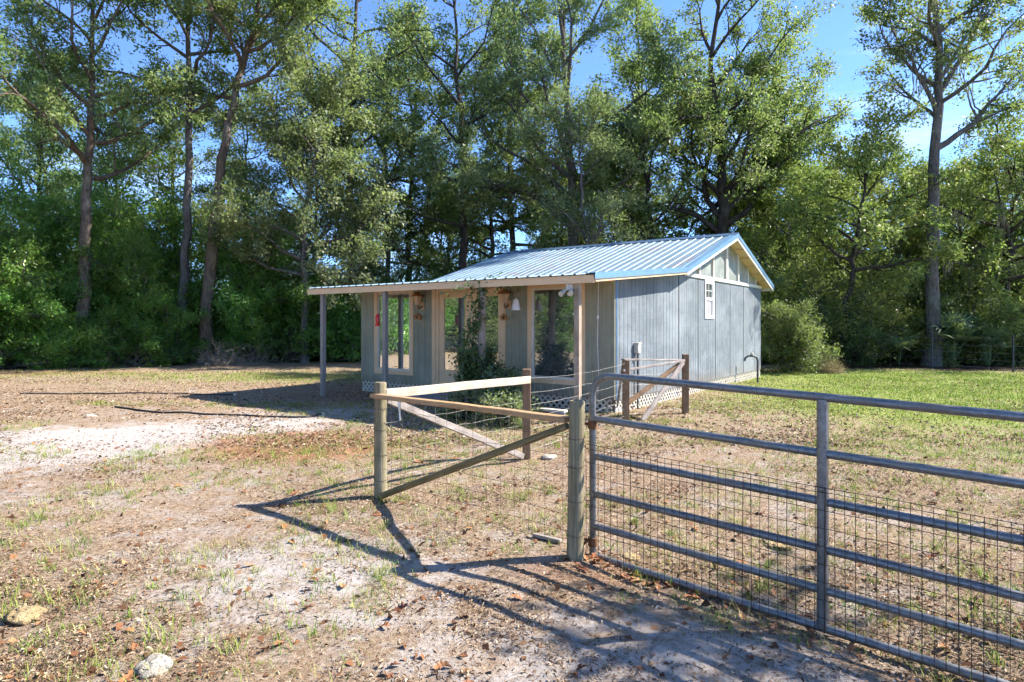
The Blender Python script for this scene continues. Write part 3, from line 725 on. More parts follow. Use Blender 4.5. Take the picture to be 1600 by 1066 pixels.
MB().lathe([(0.035, 0.045), (0.04, 0.07), (0.046, 0.2), (0.03, 0.25), (0.018, 0.27), (0.0, 0.272)], 14).build('bottle', M['red'], t, True)
MB().tube([(0, 0, 0.27), (0, 0, 0.815)], 0.003, 5).build('cord', M['darkmetal'], t)
t = at_house('floodlight', 6.78, PY + 0.0, 2.27, 'cream twin spotlight fixture on the right porch post', 'floodlight')
MB().box(-0.10, 0.02, -0.10, -0.052, -0.05, 0.06).build('base', M['boxgrey'], t, bevel=0.01)
for s, dx in ((-1, -0.12), (1, 0.03)):
    mb = MB().tube([(dx * 0.5 - 0.03, -0.09, -0.03), (dx, -0.12, -0.07), (dx * 1.15, -0.16, -0.10), (dx * 1.2, -0.19, -0.12)], [0.02, 0.032, 0.046, 0.05], 10)
    mb.build('lamp_head', M['boxgrey'], t, True)
t = at_house('pull_cord', 6.62, -0.09, 0.35, 'thin white cord with a bulb hanging on the front wall', 'cord')
MB().tube([(0.0, 0, 0.0), (0.015, 0, 0.4), (-0.01, 0, 0.9), (0.0, 0, 1.45), (0.005, 0.01, 2.12)], 0.005, 5).build('cord', M['bell'], t)
MB().lathe([(0.0, 1.38), (0.018, 1.39), (0.024, 1.42), (0.014, 1.46), (0.0, 1.48)], 10).build('bulb', M['bell'], t, True)
# meter box on the right wall
t = at_house('meter_box', W + 0.047, 0.83, 0.0, 'beige electrical box with conduit on the sunlit side wall', 'electrical box')
MB().box(0.0, 0.10, -0.07, 0.07, 1.08, 1.28).build('box', M['boxgrey'], t, bevel=0.012)
MB().box(0.02, 0.115, -0.078, 0.078, 1.262, 1.285).build('lid', M['boxgrey'], t, bevel=0.006)
MB().tube([(0.05, 0.02, -0.06), (0.05, 0.02, 1.08)], 0.02, 8).build('conduit', M['darkmetal'], t, True)
MB().tube([(0.05, -0.045, 1.08), (0.05, -0.045, 0.98), (0.03, -0.03, 0.93)], 0.014, 8).build('conduit', M['boxgrey'], t, True)
# standpipe
t = at_house('standpipe', W + 0.50, 8.0, 0.0, 'black water standpipe with bent spout beside the side wall', 'standpipe')
MB().tube([(0, 0, -0.1), (0, 0, 0.6), (-0.02, -0.03, 0.7), (-0.10, -0.12, 0.74), (-0.2, -0.24, 0.74), (-0.26, -0.31, 0.68), (-0.27, -0.32, 0.6)], 0.028, 10).build('pipe', M['darkmetal'], t, True)
MB().lathe([(0.0, 0.76), (0.04, 0.76), (0.05, 0.80), (0.03, 0.84), (0.0, 0.85)], 10, (-0.12, -0.14, 0)).build('valve', M['boxgrey'], t, True)
MB().bar((-0.12, -0.14, 0.85), (-0.02, -0.02, 0.92), 0.02, 0.012).build('handle', M['boxgrey'], t)
# ramp at the door
t = at_house('door_ramp', 2.95, -0.08, 0.0, 'grey board ramp leading up to the front door', 'ramp')
MB().prism([(-0.02, 0.235), (-0.02, 0.20), (-1.0, 0.0), (-1.05, 0.03)], -0.95, 0.55, lambda p, q, s: (s, p, q)).build('deck_board', M['ramp'], t)
for x in (-0.8, -0.2, 0.4): MB().box(x - 0.03, x + 0.03, -0.12, -0.03, -0.04, 0.19).build('support', M['greywood'], t)
# white plank at the porch edge
t = at_house('porch_plank', 5.55, -1.05, 0.0, 'long whitewashed plank resting on blocks at the porch edge', 'plank')
MB().box(-0.85, 0.95, -0.07, 0.07, 0.10, 0.14).build('board', M['white'], t, bevel=0.005)
for x in (-0.7, 0.8): MB().box(x - 0.1, x + 0.1, -0.08, 0.08, -0.05, 0.099).build('block', M['ramp'], t)

# ------------------------------------------------------------------ corner fence by the gate
def P(x, y, z=0.0): return Vector((x, y, z + 0.0))
A, B, Cc = P(-1.25, 6.01), P(0.447, 4.46), P(0.18, 7.77)
Dd, Ee = P(1.95, 10.8), P(3.21, 11.68)
rng = random.Random(11)
fence = thing('corner_fence', A.copy(), 'wooden corner fence with crossed braces and wire netting beside the gate', 'fence')
def rel(p, o=A): return Vector(p) - o
def round_post(base, h, r, mat, parent, org, lean=(0, 0)):
    zs = [-0.25, 0.0, 0.3, 0.6, 0.9, h - 0.012, h]
    rs = [r * 1.06, r * 1.05, r, r * 0.98, r * 0.97, r * 0.95, r * 0.86]
    pts = [base - org + Vector((lean[0] * z, lean[1] * z, z)) for z in zs]
    return MB().tube(pts, rs, 12, True, 0.035, rng).build('post', mat, parent, True)
round_post(A, 1.10, 0.062, M['postwood'], fence, A, (-0.004, 0))
round_post(B, 1.115, 0.058, M['postwood'], fence, A, (0.01, 0))
MB().box(Cc.x - A.x - 0.05, Cc.x - A.x + 0.05, Cc.y - A.y - 0.05, Cc.y - A.y + 0.05, -0.2, 1.10).build('post', M['brownwood'], fence, bevel=0.006)
fence.children[-1].rotation_euler = (0, 0, 0)
uAB = (B - A).normalized(); nAB = Vector((uAB.y, -uAB.x, 0))
if nAB.y > 0: nAB = -nAB
uAC = (Cc - A).normalized(); nAC = Vector((uAC.y, -uAC.x, 0))
def local_bar(name, p0, p1, w, h, mat, parent, org, up=(0, 0, 1)):
    """a board as its own object, lying along its local X, so that the grain follows it"""
    p0, p1 = Vector(p0), Vector(p1); d = p1 - p0; L = d.length; d.normalize()
    sd = Vector(up).cross(d).normalized(); u = d.cross(sd)
    mb = MB(); n = 9; rr = random.Random(int(L * 1e4))
    prev = None; vs = []; fs = []
    for i in range(n):
        x = L * i / (n - 1); oy = rr.uniform(-0.003, 0.003); oz = rr.uniform(-0.003, 0.003)
        vs += [(x, -w / 2 + oy, -h / 2 + oz), (x, w / 2 + oy, -h / 2 + oz), (x, w / 2 + oy, h / 2 + oz), (x, -w / 2 + oy, h / 2 + oz)]
        if i: 
            a = 4 * (i - 1); b = 4 * i
            fs += [(a + k, a + (k + 1) % 4, b + (k + 1) % 4, b + k) for k in range(4)]
    fs += [(3, 2, 1, 0), tuple(4 * (n - 1) + k for k in range(4))]
    o = mb.add(vs, fs).build(name, mat, parent, bevel=0.005)
    o.matrix_local = Matrix.Translation(p0 - org) @ Matrix((d, sd, u)).transposed().to_4x4()
    return o
# A-B top rail (flat board), nailed on the camera side of A and running up to B
local_bar('rail', A + Vector((0, 0, 0.975)) + nAB * 0.05 - uAB * 0.05, B + Vector((0, 0, 0.975)) + nAB * 0.012 - uAB * 0.06, 0.085, 0.042, M['cedar'], fence, A)
# A-C top rail on edge, its colour paled to carry the sun on it
local_bar('rail', A + Vector((0, 0, 0.99)) + uAC * 0.03 + nAC * 0.03, Cc + Vector((0, 0, 0.975)) - uAC * 0.03 + nAC * 0.075, 0.042, 0.088, M['pale'], fence, A)
# braces
mb = MB(); b0 = A + Vector((0, 0, 0.03)) + nAB * 0.045 + uAB * 0.05; b1 = B + Vector((0, 0, 0.93)) + nAB * 0.02 - uAB * 0.06
pts = [b0.lerp(b1, k / 8) for k in range(9)]
L = (b1 - b0).length; d = (b1 - b0).normalized(); sd = Vector((0, 0, 1)).cross(d).normalized(); u = d.cross(sd)
o = MB().tube([(L * k / 8, 0.004 * math.sin(k), 0) for k in range(9)], [0.031, 0.03, 0.03, 0.029, 0.03, 0.029, 0.028, 0.028, 0.026], 10, True, 0.05, rng).build('brace', M['brace'], fence, True)
o.matrix_local = Matrix.Translation(b0 - A) @ Matrix((d, sd, u)).transposed().to_4x4()
local_bar('brace', A + Vector((0, 0, 0.93)) + uAC * 0.06 + nAC * 0.02, Cc + Vector((0, 0, 0.04)) - uAC * 0.10 + nAC * 0.02, 0.042, 0.07, M['greywood'], fence, A)

def netting(mb, p0, p1, levels, step, r, sag=0.0, lean=0.0, seed=0, zb0=0.0, zb1=0.0):
    rr = random.Random(seed); L = (p1 - p0).length; n = max(2, int(L / step))
    def pt(t, z):
        q = p0.lerp(p1, t); return Vector((q.x, q.y, z - sag * 4 * t * (1 - t) * (z / levels[-1]) + zb0 * (1 - t) + zb1 * t))
    for z in levels:
        jj = [rr.uniform(-0.006, 0.006) for _ in range(13)]
        mb.tube([pt(k / 12, z + jj[k]) for k in range(13)], r, 4, False)
    for k in range(1, n):
        t = k / n; jit = rr.uniform(-0.004, 0.004)
        lv = [z for z in levels]
        mb.tube([pt(min(1, max(0, t + jit + lean * (z - levels[0]) / L * (0.5 + rr.random()) * 0.15)), z) for z in lv], r * 0.85, 4, False)
lv = [0.06, 0.16, 0.28, 0.41, 0.55, 0.70, 0.84, 0.96]
mb = MB(); netting(mb, A - A, (B - A) + nAB * -0.05, lv, 0.15, 0.0016, seed=3)
tag(mb.build('wire_netting', M['wire'], fence), kind='stuff')
mb = MB(); netting(mb, (A - A) + nAC * -0.03, (Cc - A) - nAC * 0.03, lv, 0.15, 0.0011, seed=5)
tag(mb.build('wire_netting', M['zwire'], fence), kind='stuff')
mb = MB(); netting(mb, (Cc - A), (Dd - A), [0.08, 0.2, 0.34, 0.49, 0.65, 0.80, 0.98], 0.16, 0.0018, 0.05, -1.0, seed=6)
tag(mb.build('wire_netting', M['zwire'], fence), kind='stuff')
MB().tube([rel(A + Vector((0.04, -0.05, 0.72))), rel(A + Vector((0.12, -0.09, 0.68))), rel(A + Vector((0.20, -0.11, 0.64))), rel(A + Vector((0.235, -0.11, 0.68))), rel(A + Vector((0.20, -0.10, 0.73)))], 0.004, 6).build('wire_loop', M['darkmetal'], fence)
for base in (A, B):
    for z in (0.18, 0.42, 0.66, 0.86):
        pts = [rel(base) + Vector((0.066 * math.cos(a), 0.066 * math.sin(a), z + 0.01 * math.sin(a))) for a in np.linspace(0, 2 * math.pi, 13)]
        tag(MB().tube(pts, 0.0025, 4, False).build('wire_tie', M['wire'], fence))
t = thing('tape_strip', A + Vector((0.155, 0.02, 0.97)), 'torn white tape hanging from the fence rail', 'tape')
MB().add([(0, 0, 0), (0.03, 0.002, 0), (0.034, -0.012, -0.09), (0.03, 0.004, -0.16), (0.034, -0.006, -0.235), (0.018, -0.004, -0.24), (0.012, 0.006, -0.16), (0.006, -0.010, -0.09),
          (0, 0.006, 0), (0.03, 0.008, 0), (0.034, -0.006, -0.09), (0.03, 0.010, -0.16), (0.034, 0.0, -0.235), (0.018, 0.002, -0.24), (0.012, 0.012, -0.16), (0.006, -0.004, -0.09)],
         [(7, 2, 1, 0), (6, 3, 2, 7), (5, 4, 3, 6), (8, 9, 10, 15), (15, 10, 11, 14), (14, 11, 12, 13), (0, 1, 9, 8), (1, 2, 10, 9), (2, 3, 11, 10), (3, 4, 12, 11), (4, 5, 13, 12), (5, 6, 14, 13), (6, 7, 15, 14), (7, 0, 8, 15)]).build('strip', M['tape'], t)

# second braced corner close to the house
f2 = thing('braced_fence', Dd.copy(), 'weathered fence corner with leaning boards beside the cottage corner', 'fence')
for q, h in ((Dd, 1.03), (Ee, 1.09)):
    MB().box(q.x - Dd.x - 0.055, q.x - Dd.x + 0.055, q.y - Dd.y - 0.055, q.y - Dd.y + 0.055, -0.2, h).build('post', M['brownwood'], f2, bevel=0.006)
Zv = lambda z: Vector((0, 0, z))
uDE = (Ee - Dd).normalized()
local_bar('rail', Dd + Zv(1.045) - uDE * 0.08, Ee + Zv(0.985) - uDE * 0.056, 0.09, 0.028, M['greywood'], f2, Dd)
local_bar('rail', Dd + Zv(0.86) + Vector((-0.06, -0.08, 0)), Ee + Zv(0.975) + Vector((-0.03, -0.075, 0)), 0.02, 0.045, M['greywood'], f2, Dd)
local_bar('brace', Dd + Zv(0.30) + uDE * 0.06, Ee + Zv(0.96) - uDE * 0.06, 0.05, 0.075, M['brownwood'], f2, Dd)
local_bar('brace', P(2.22, 10.75, 0.0), Ee + Zv(0.95) + Vector((-0.06, -0.085, 0)), 0.028, 0.10, M['greywood'], f2, Dd)
local_bar('brace', hw(W + 0.09, -0.02, 0.16), Dd + Zv(1.02) + Vector((-0.03, 0.075, 0)), 0.03, 0.075, M['greywood'], f2, Dd)
mb = MB(); netting(mb, Dd - Dd, Ee - Dd, [0.1, 0.25, 0.42, 0.6, 0.78], 0.16, 0.0016, 0.02, seed=8)
tag(mb.build('wire_netting', M['zwire'], f2), kind='stuff')

# ------------------------------------------------------------------ farm gate
G0 = Vector((0.58, 4.535, -0.007))
ge = Vector((0.771, -0.637, -0.033)); ge.normalize(); gn = Vector((-0.637, -0.771, 0)).normalized()
GL, GH, RT = 3.62, 1.30, 0.0245
gate = thing('farm_gate', Vector((G0.x, G0.y, 0)), 'galvanised six rail tube gate with wire mesh on its lower half', 'gate')
def gp(s, h, o=0.0): return Vector((0, 0, G0.z)) + ge * s + Vector((0, 0, h)) + gn * o
cr = 0.15
path = [gp(0, 0)] + [gp(0, z) for z in (0.3, 0.7, 1.0)] + [gp(cr - cr * math.cos(a), GH - cr + cr * math.sin(a)) for a in np.linspace(0, math.pi / 2, 8)]
path += [gp(s, GH) for s in np.linspace(0.4, GL - 0.4, 6)] + [gp(GL - cr + cr * math.sin(a), GH - cr + cr * math.cos(a)) for a in np.linspace(0, math.pi / 2, 8)] + [gp(GL, 0.6), gp(GL, 0)]
MB().tube(path, RT, 14).build('frame_tube', M['gate'], gate, True)
for h in (0.0, 0.215, 0.445, 0.715, 0.985):
    MB().tube([gp(0.02, h), gp(GL / 3, h - 0.002), gp(2 * GL / 3, h - 0.003), gp(GL - 0.02, h)], RT, 14).build('rail', M['gate'], gate, True)
for s in (1.525, 2.75):
    mb = MB()
    prof = [(-0.026, -0.028), (-0.026, 0.030), (-0.008, 0.036), (0.008, 0.036), (0.026, 0.030), (0.026, -0.028)]
    vs = [gp(s + p, 0.0, q) for p, q in prof] + [gp(s + p, GH - 0.01, q) for p, q in prof]
    n = 6
    mb.add(vs, [tuple(range(n))[::-1], tuple(range(n, 2 * n))] + [(i, (i + 1) % n, n + (i + 1) % n, n + i) for i in range(n)])
    mb.build('upright', M['gate'], gate, bevel=0.004)
mb = MB(); rr = random.Random(2); MT = 0.80
hs = [MT, MT - 0.028] + [MT - 0.028 - 0.1 * k for k in range(1, 8)]
for h in hs:
    mb.tube([gp(s, h + rr.uniform(-0.004, 0.004), 0.042) for s in np.linspace(-0.03, GL, 30)], 0.0020, 4, False)
k = 0; s = -0.028
while s < GL:
    th_ = 0.0032 if k % 12 == 7 else 0.0021
    j = rr.uniform(-0.003, 0.003)
    mb.tube([gp(s + j, MT + 0.004, 0.0445), gp(s, 0.4, 0.0445 + rr.uniform(-0.003, 0.003)), gp(s - j, -0.01, 0.0445)], th_, 4, False)
    s += 0.0508; k += 1
tag(mb.build('wire_mesh', M['wire'], gate), kind='stuff')
for h in (0.94, 0.10):
    MB().tube([gp(-0.09, h), gp(-0.03, h)], 0.012, 8).tube([gp(0.0, h - 0.03), gp(0.0, h + 0.03)], 0.034, 10).build('hinge', M['rust'], gate, True)
mb = MB(); ch = [gp(-0.16, 0.06, 0.05), gp(-0.12, 0.02, 0.07), gp(-0.07, 0.06, 0.06), gp(-0.02, 0.11, 0.04)]
MB().tube(ch, 0.010, 6).build('chain', M['rust'], gate, True)

# ------------------------------------------------------------------ hoses, rocks, plank on the ground
def pix(x, y):
    d = F_PX * CAM_H / (y - HOR); return (x - 800) / F_PX * d, d
def hose(pp, r, label):
    q = [pix(*p) for p in pp]; pts = []
    for i in range(len(q) - 1):
        for k in range(6):
            t_ = k / 6; x = q[i][0] * (1 - t_) + q[i + 1][0] * t_; y = q[i][1] * (1 - t_) + q[i + 1][1] * t_
            pts.append((x, y + 0.06 * math.sin(x * 2.1), gza(x, y) + r * 0.9))
    o0 = Vector(pts[0]); t = thing('garden_hose', o0, label, 'hose', 'black hoses lying in the yard')
    MB().tube([Vector(p) - o0 for p in pts], r, 6).build('tubing', M['hose'], t, True)
    MB().tube([Vector(pts[-1]) - o0, Vector(pts[-1]) - o0 + Vector((0.06, 0, 0))], r * 1.4, 8).build('coupling', M['boxgrey'], t)
hose([(28, 618), (110, 616), (200, 615), (300, 617), (380, 619)], 0.017, 'long straight black hose lying farther off across the yard')
hose([(178, 638), (250, 644), (340, 649), (430, 652), (480, 652), (508, 645)], 0.018, 'black hose curving over the sand in front of the porch shade')
def rock(x, y, r, mat, label, seed, flat=0.55):
    import bmesh
    px, py = pix(x, y); bm = bmesh.new(); bmesh.ops.create_icosphere(bm, subdivisions=4, radius=r)
    rr = np.random.RandomState(seed); off = rr.rand(3) * 50
    for v in bm.verts:
        c = v.co; n = float(vnoise(c.x * 9 / r * 0.12 + off[0], c.y * 9 / r * 0.12 + c.z * 7 + off[1])) - 0.5
        n2 = float(vnoise(c.x * 45 + off[1], c.y * 45 + c.z * 38 + off[2])) - 0.5
        c *= 0.75 * (1 + 0.7 * n + 0.5 * n2 * (1.5 if n2 < 0 else 0.6))
        c.z *= flat
    me_ = bpy.data.meshes.new('rock'); bm.to_mesh(me_); bm.free(); me_.materials.append(mat)
    me_.polygons.foreach_set('use_smooth', np.ones(len(me_.polygons), dtype=bool))
    o = link('rock', me_); o.location = (px, py, gza(px, py) + r * 0.02); o.rotation_euler = (0, 0, seed)
    tag(o, label, 'rock')
rock(240, 1042, 0.11, M['rock'], 'white pitted limestone rock in the near left foreground', 3)
rock(35, 962, 0.13, M['rockyellow'], 'yellowish crumbly limestone rock at the left picture edge', 5, 0.4)
rock(858, 716, 0.12, M['rock'], 'pale rock on the ground beside the square fence post', 8)
rock(140, 650, 0.11, M['rock'], 'small white rock lying by the black hose', 9, 0.35)
rock(1215, 1000 - 148, 0.12, M['rockyellow'], 'low yellowish rock seen through the gate mesh', 12, 0.3)
rock(985, 868, 0.09, M['rockyellow'], 'small yellowish rock behind the hinge end of the gate', 14, 0.3)
px, py = pix(855, 846)
t = thing('board_scrap', (px, py, gza(px, py)), 'short weathered board scrap lying behind the fence', 'board', rz=R(-35))
MB().box(-0.12, 0.12, -0.02, 0.02, 0.005, 0.03).build('board', M['greywood'], t, bevel=0.004)

# ------------------------------------------------------------------ vegetation
def unit(v): return v / np.maximum(np.linalg.norm(v, axis=-1, keepdims=True), 1e-9)
class Tubes:
    """collects many tapering tubes as arrays"""
    def __init__(s): s.V = []; s.F = []; s.n = 0
    def add(s, pts, rad, sides):
        pts = np.asarray(pts, float); m = len(pts); rad = np.asarray(rad, float)
        tg = unit(np.gradient(pts, axis=0))
        ref = np.array([0.31, 0.95, 0.02]) if abs(tg[0, 1]) < 0.8 else np.array([1.0, 0.1, 0.0])
        a = unit(np.cross(tg, ref)); b = np.cross(tg, a)
        th = np.arange(sides) * 2 * math.pi / sides
        ring = pts[:, None, :] + rad[:, None, None] * (np.cos(th)[None, :, None] * a[:, None, :] + np.sin(th)[None, :, None] * b[:, None, :])
        s.V.append(ring.reshape(-1, 3))
        i = (np.arange(m - 1)[:, None] * sides); k = np.arange(sides)[None, :]; k2 = (k + 1) % sides
        f = np.stack([i + k, i + k2, i + sides + k2, i + sides + k], -1).reshape(-1, 4) + s.n
        s.F.append(f); s.n += m * sides
    def batch(s, P0, P1, r0, r1):
        """many straight three-sided twigs at once"""
        n = len(P0); tg = unit(P1 - P0); a = unit(np.cross(tg, np.array([0.3, 0.9, 0.31]))); b = np.cross(tg, a)
        th = np.arange(3) * 2 * math.pi / 3
        c = np.cos(th)[None, :, None] * a[:, None, :] + np.sin(th)[None, :, None] * b[:, None, :]
        V = np.concatenate([P0[:, None, :] + c * r0, P1[:, None, :] + c * r1], 1).reshape(-1, 3)
        base = np.arange(n)[:, None, None] * 6; k = np.arange(3)
        f = np.stack([k, (k + 1) % 3, 3 + (k + 1) % 3, 3 + k], -1)[None]
        s.V.append(V); s.F.append((base + f).reshape(-1, 4) + s.n); s.n += n * 6
    def mesh(s, name, mat): return np_mesh(name, np.concatenate(s.V), Fq=np.concatenate(s.F), mat=mat, smooth=True)

def limb(rs, p0, d, L, n, wander, up):
    """a wandering polyline"""
    d = np.array(d, float); pts = [np.array(p0, float)]; st = L / n
    for i in range(n):
        d = d + rs.normal(0, wander, 3) + np.array([0, 0, up]); d = d / np.linalg.norm(d); pts.append(pts[-1] + d * st)
    return np.array(pts)

def leaves(rs, P0, P1, per, L, Wd, sigma, droop=0.15, lvar=0.55, updir=0.75, centre=None):
    """kite leaves in clumps round the twigs P0-P1; the leaves of one clump roughly share a facing"""
    T = len(P0); n = T * per
    ti = np.repeat(np.arange(T), per); t = rs.rand(n) ** 0.7 * 1.15
    ax = P1 - P0
    pos = P0[ti] + ax[ti] * t[:, None] + rs.normal(0, 1, (n, 3)) * sigma * rs.uniform(0.6, 1.3, T)[ti][:, None] * np.array([1, 1, 0.75])
    dirv = unit(unit(ax)[ti] * 0.7 + rs.normal(0, 0.7, (n, 3)) + np.array([0, 0, -droop]))
    if centre is None: centre = P0.mean(0)
    cn = unit(unit(P1 - centre) * 0.75 + rs.normal(0, 0.35, (T, 3)) + np.array([0, 0, updir]))
    nr = unit(cn[ti] + rs.normal(0, 0.48, (n, 3)))
    sd = unit(np.cross(dirv, nr)); nr = np.cross(sd, dirv)
    ll = L * (1 + rs.uniform(-lvar, lvar, n))[:, None]; ww = Wd * (1 + rs.uniform(-lvar, lvar, n))[:, None]
    v0 = pos; v2 = pos + dirv * ll - nr * ll * 0.12
    mid = pos + dirv * ll * 0.48
    v1 = mid + sd * ww * 0.5 + nr * ww * 0.16; v3 = mid - sd * ww * 0.5 + nr * ww * 0.16
    V = np.stack([v0, v1, v2, v3], 1).reshape(-1, 3)
    cl = rs.rand(T)
    var = np.clip(cl[ti] * 0.6 + rs.rand(n) * 0.4 + rs.normal(0, 0.05, n), 0, 1)
    return V, np.arange(n * 4).reshape(-1, 4), np.repeat(var, 4)

def build_tree(seed, trunk, r0, limbs, twig_n, per, leafmat, bark, L=0.16, Wd=0.095, sigma=0.19, sec_n=9, sec_len=0.42, wander=0.16,
               twig_len=0.75, up=0.03, sec_from=0.22, bare=0.0, moss=0):
    """trunk: control points; limbs: list of (t along trunk, azimuth deg, elevation deg, length) -> trunk mesh, crown mesh"""
    if L > 0.1: L, Wd, per = L * 0.8, Wd * 0.8, int(per * 1.6)
    if trunk[-1][2] > 8 and seed < 40: bare += 0.16
    rs = np.random.RandomState(seed); tb = Tubes()
    ctl = np.array(trunk, float)
    # resample the trunk smoothly
    tt = np.linspace(0, len(ctl) - 1, 22); idx = np.arange(len(ctl))
    tr = np.stack([np.interp(tt, idx, ctl[:, k]) for k in range(3)], 1)
    ker = np.array([0.25, 0.5, 0.25])
    for _ in range(2):
        tr[1:-1] = 0.25 * tr[:-2] + 0.5 * tr[1:-1] + 0.25 * tr[2:]
    tr[1:-1, :2] += rs.normal(0, 0.05, (20, 2))
    H = tr[-1, 2]; rad = r0 * (1 - 0.86 * np.linspace(0, 1, 22) ** 1.15); rad[0] *= 1.45; rad[1] *= 1.1
    tb.add(tr, rad, 10)
    P0s, P1s = [], []; mossp = []
    def at(t_):
        f = t_ * 21; i = min(20, int(f)); return tr[i] * (1 - f + i) + tr[i + 1] * (f - i), rad[i]
    for (t_, az, el, Ll) in limbs:
        p, rr_ = at(t_); a = R(az + rs.uniform(-8, 8)); e = R(el + rs.uniform(-6, 6))
        d = (math.sin(a) * math.cos(e), math.cos(a) * math.cos(e), math.sin(e))
        n = max(5, int(Ll / 0.6)); lp = limb(rs, p, d, Ll, n, wander, up)
        lr0 = min(rr_ * 0.75, 0.035 + Ll * 0.016); lr = np.linspace(lr0, 0.018, n + 1)
        tb.add(lp, lr, 6)
        ns = max(3, int(sec_n * Ll / 4.5))
        for j in range(ns):
            s = sec_from + (1 - sec_from) * (j + rs.rand()) / ns; fi = s * n; i = min(n - 1, int(fi)); q = lp[i] * (1 - fi + i) + lp[i + 1] * (fi - i)
            ld = unit(lp[i + 1] - lp[i]); rnd = rs.normal(0, 1, 3); side = unit(np.cross(ld, rnd))
            dd = unit(ld * 0.65 + side * 0.95 + np.array([0, 0, 0.18])); sl_ = Ll * sec_len * (1.15 - 0.6 * s) * rs.uniform(0.7, 1.25)
            m = 4; sp = limb(rs, q, dd, sl_, m, wander * 1.3, up); tb.add(sp, np.linspace(max(0.014, lr[i] * 0.5), 0.009, m + 1), 4)
            tw = max(2, int(twig_n * sl_ / 1.8 + 0.5))
            for k in range(tw):
                s2 = 0.25 + 0.75 * (k + rs.rand()) / tw; f2 = s2 * m; i2 = min(m - 1, int(f2)); q2 = sp[i2] * (1 - f2 + i2) + sp[i2 + 1] * (f2 - i2)
                d2 = unit(unit(sp[i2 + 1] - sp[i2]) * 0.6 + rs.normal(0, 0.62, 3) + np.array([0, 0, 0.12]))
                P0s.append(q2); P1s.append(q2 + d2 * twig_len * rs.uniform(0.6, 1.3))
            if moss and rs.rand() < 0.5: mossp.append(q)
        # twigs at the limb's end
        for k in range(4):
            d2 = unit(unit(lp[-1] - lp[-2]) + rs.normal(0, 0.5, 3)); P0s.append(lp[-1]); P1s.append(lp[-1] + d2 * twig_len)
    P0, P1 = np.array(P0s), np.array(P1s)
    tb.batch(P0, P1, 0.009, 0.004)
    tm = tb.mesh('trunk', bark)
    keep = rs.rand(len(P0)) >= bare
    V, Fq, var = leaves(rs, P0[keep], P1[keep], per, L, Wd, sigma, centre=P0.mean(0) - np.array([0, 0, 0.15 * H]))
    cm = np_mesh('crown', V, Fq=Fq, var=var, mat=leafmat)
    mm = None
    if moss and mossp:
        mp = np.array(mossp)[:, None, :] + rs.normal(0, 0.12, (len(mossp), moss, 3)) * np.array([1, 1, 0.3]); mp = mp.reshape(-1, 3); n = len(mp)
        ln = rs.uniform(0.25, 0.9, n)[:, None]; w = rs.uniform(0.006, 0.016, n)[:, None]
        a = rs.rand(n) * 6.28; sd = np.stack([np.cos(a), np.sin(a), a * 0], 1); dn = np.array([0, 0, -1.0]) + rs.normal(0, 0.08, (n, 3))
        Vm = np.stack([mp - sd * w, mp + sd * w, mp + dn * ln * 0.6 + sd * w * 0.8, mp + dn * ln * 0.6 - sd * w * 0.8, mp + dn * ln], 1).reshape(-1, 3)
        b = np.arange(n)[:, None] * 5
        mm = np_mesh('moss', Vm, Fq=b + np.array([[0, 1, 2, 3]]), Ft=b + np.array([[3, 2, 4]]), var=np.repeat(rs.rand(n), 5), mat=M['moss'])
    return tm, cm, mm, len(P0)

def auto_limbs(seed, n, t0, t1, l0, l1, e0, e1, az0=0, spread=360, shape=0.0):
    """limbs spiralling up the trunk; length goes from l0 at t0 to l1 at t1, with a bulge of 'shape'"""
    rs = random.Random(seed); out = []
    for i in range(n):
        f = (i + rs.uniform(0.1, 0.9)) / n; t_ = t0 + (t1 - t0) * f
        az = (az0 + i * 137.5 + rs.uniform(-25, 25)) % 360 if spread >= 360 else az0 + rs.uniform(-spread / 2, spread / 2)
        out.append((t_, az, e0 + (e1 - e0) * f + rs.uniform(-8, 8), (l0 + (l1 - l0) * f + shape * math.sin(math.pi * f)) * rs.uniform(0.8, 1.2)))
    return out

def place_tree(name, meshes, loc, label, cat='tree', group=None, rz=0.0, sc=1.0):
    tm, cm, mm = meshes[:3]
    t = thing(name, (loc[0], loc[1], gza(loc[0], loc[1]) - 0.05), label, cat, group, rz)
    t.scale = (sc, sc, sc)
    link('trunk' if cat == 'tree' else 'stem', tm, t); link('crown' if cat == 'tree' else 'foliage', cm, t)
    if mm: tag(link('moss', mm, t), kind='stuff')
    return t
def wx(x_img, d): return (x_img - 800) / F_PX * d
def ed(xi, d):       # the left wood edge recedes to the right
    return d - 23.9 + 29.4 / (1 - 0.35 * (xi - 800) / F_PX) if xi < 900 else d
def wz(y_img, d): return CAM_H - (y_img - HOR) / F_PX * d

# ---- the trees one can tell apart (trunk control points are relative to the base)
T1 = build_tree(1, [(0, 0, 0), (0.15, 0, 4), (0.1, 0.2, 8), (0.5, 0, 12), (0.3, 0.3, 18)], 0.27,
                auto_limbs(1, 20, 0.48, 0.98, 5.5, 2.5, 5, 60, 20, 360, 0.8), 4, 60, M['leaf_oak'], M['bark_a'], bare=0.15)
place_tree('oak_tree', T1, (wx(127, 24.4), 24.4), 'tall oak with a thick pinkish brown trunk, leftmost big trunk in the wood', sc=0.95)
T2 = build_tree(2, [(0, 0, 0), (0.05, 0, 5), (0.25, 0, 10), (0.1, 0.2, 15), (0.4, 0, 20)], 0.21,
                auto_limbs(2, 16, 0.5, 0.98, 4.2, 2.2, 10, 60, 80, 360, 0.8), 4, 56, M['leaf_oak'], M['bark_b'], bare=0.2)
place_tree('oak_tree', T2, (wx(288, 26.6), 26.6), 'tall slim straight oak left of the leaning forked tree')
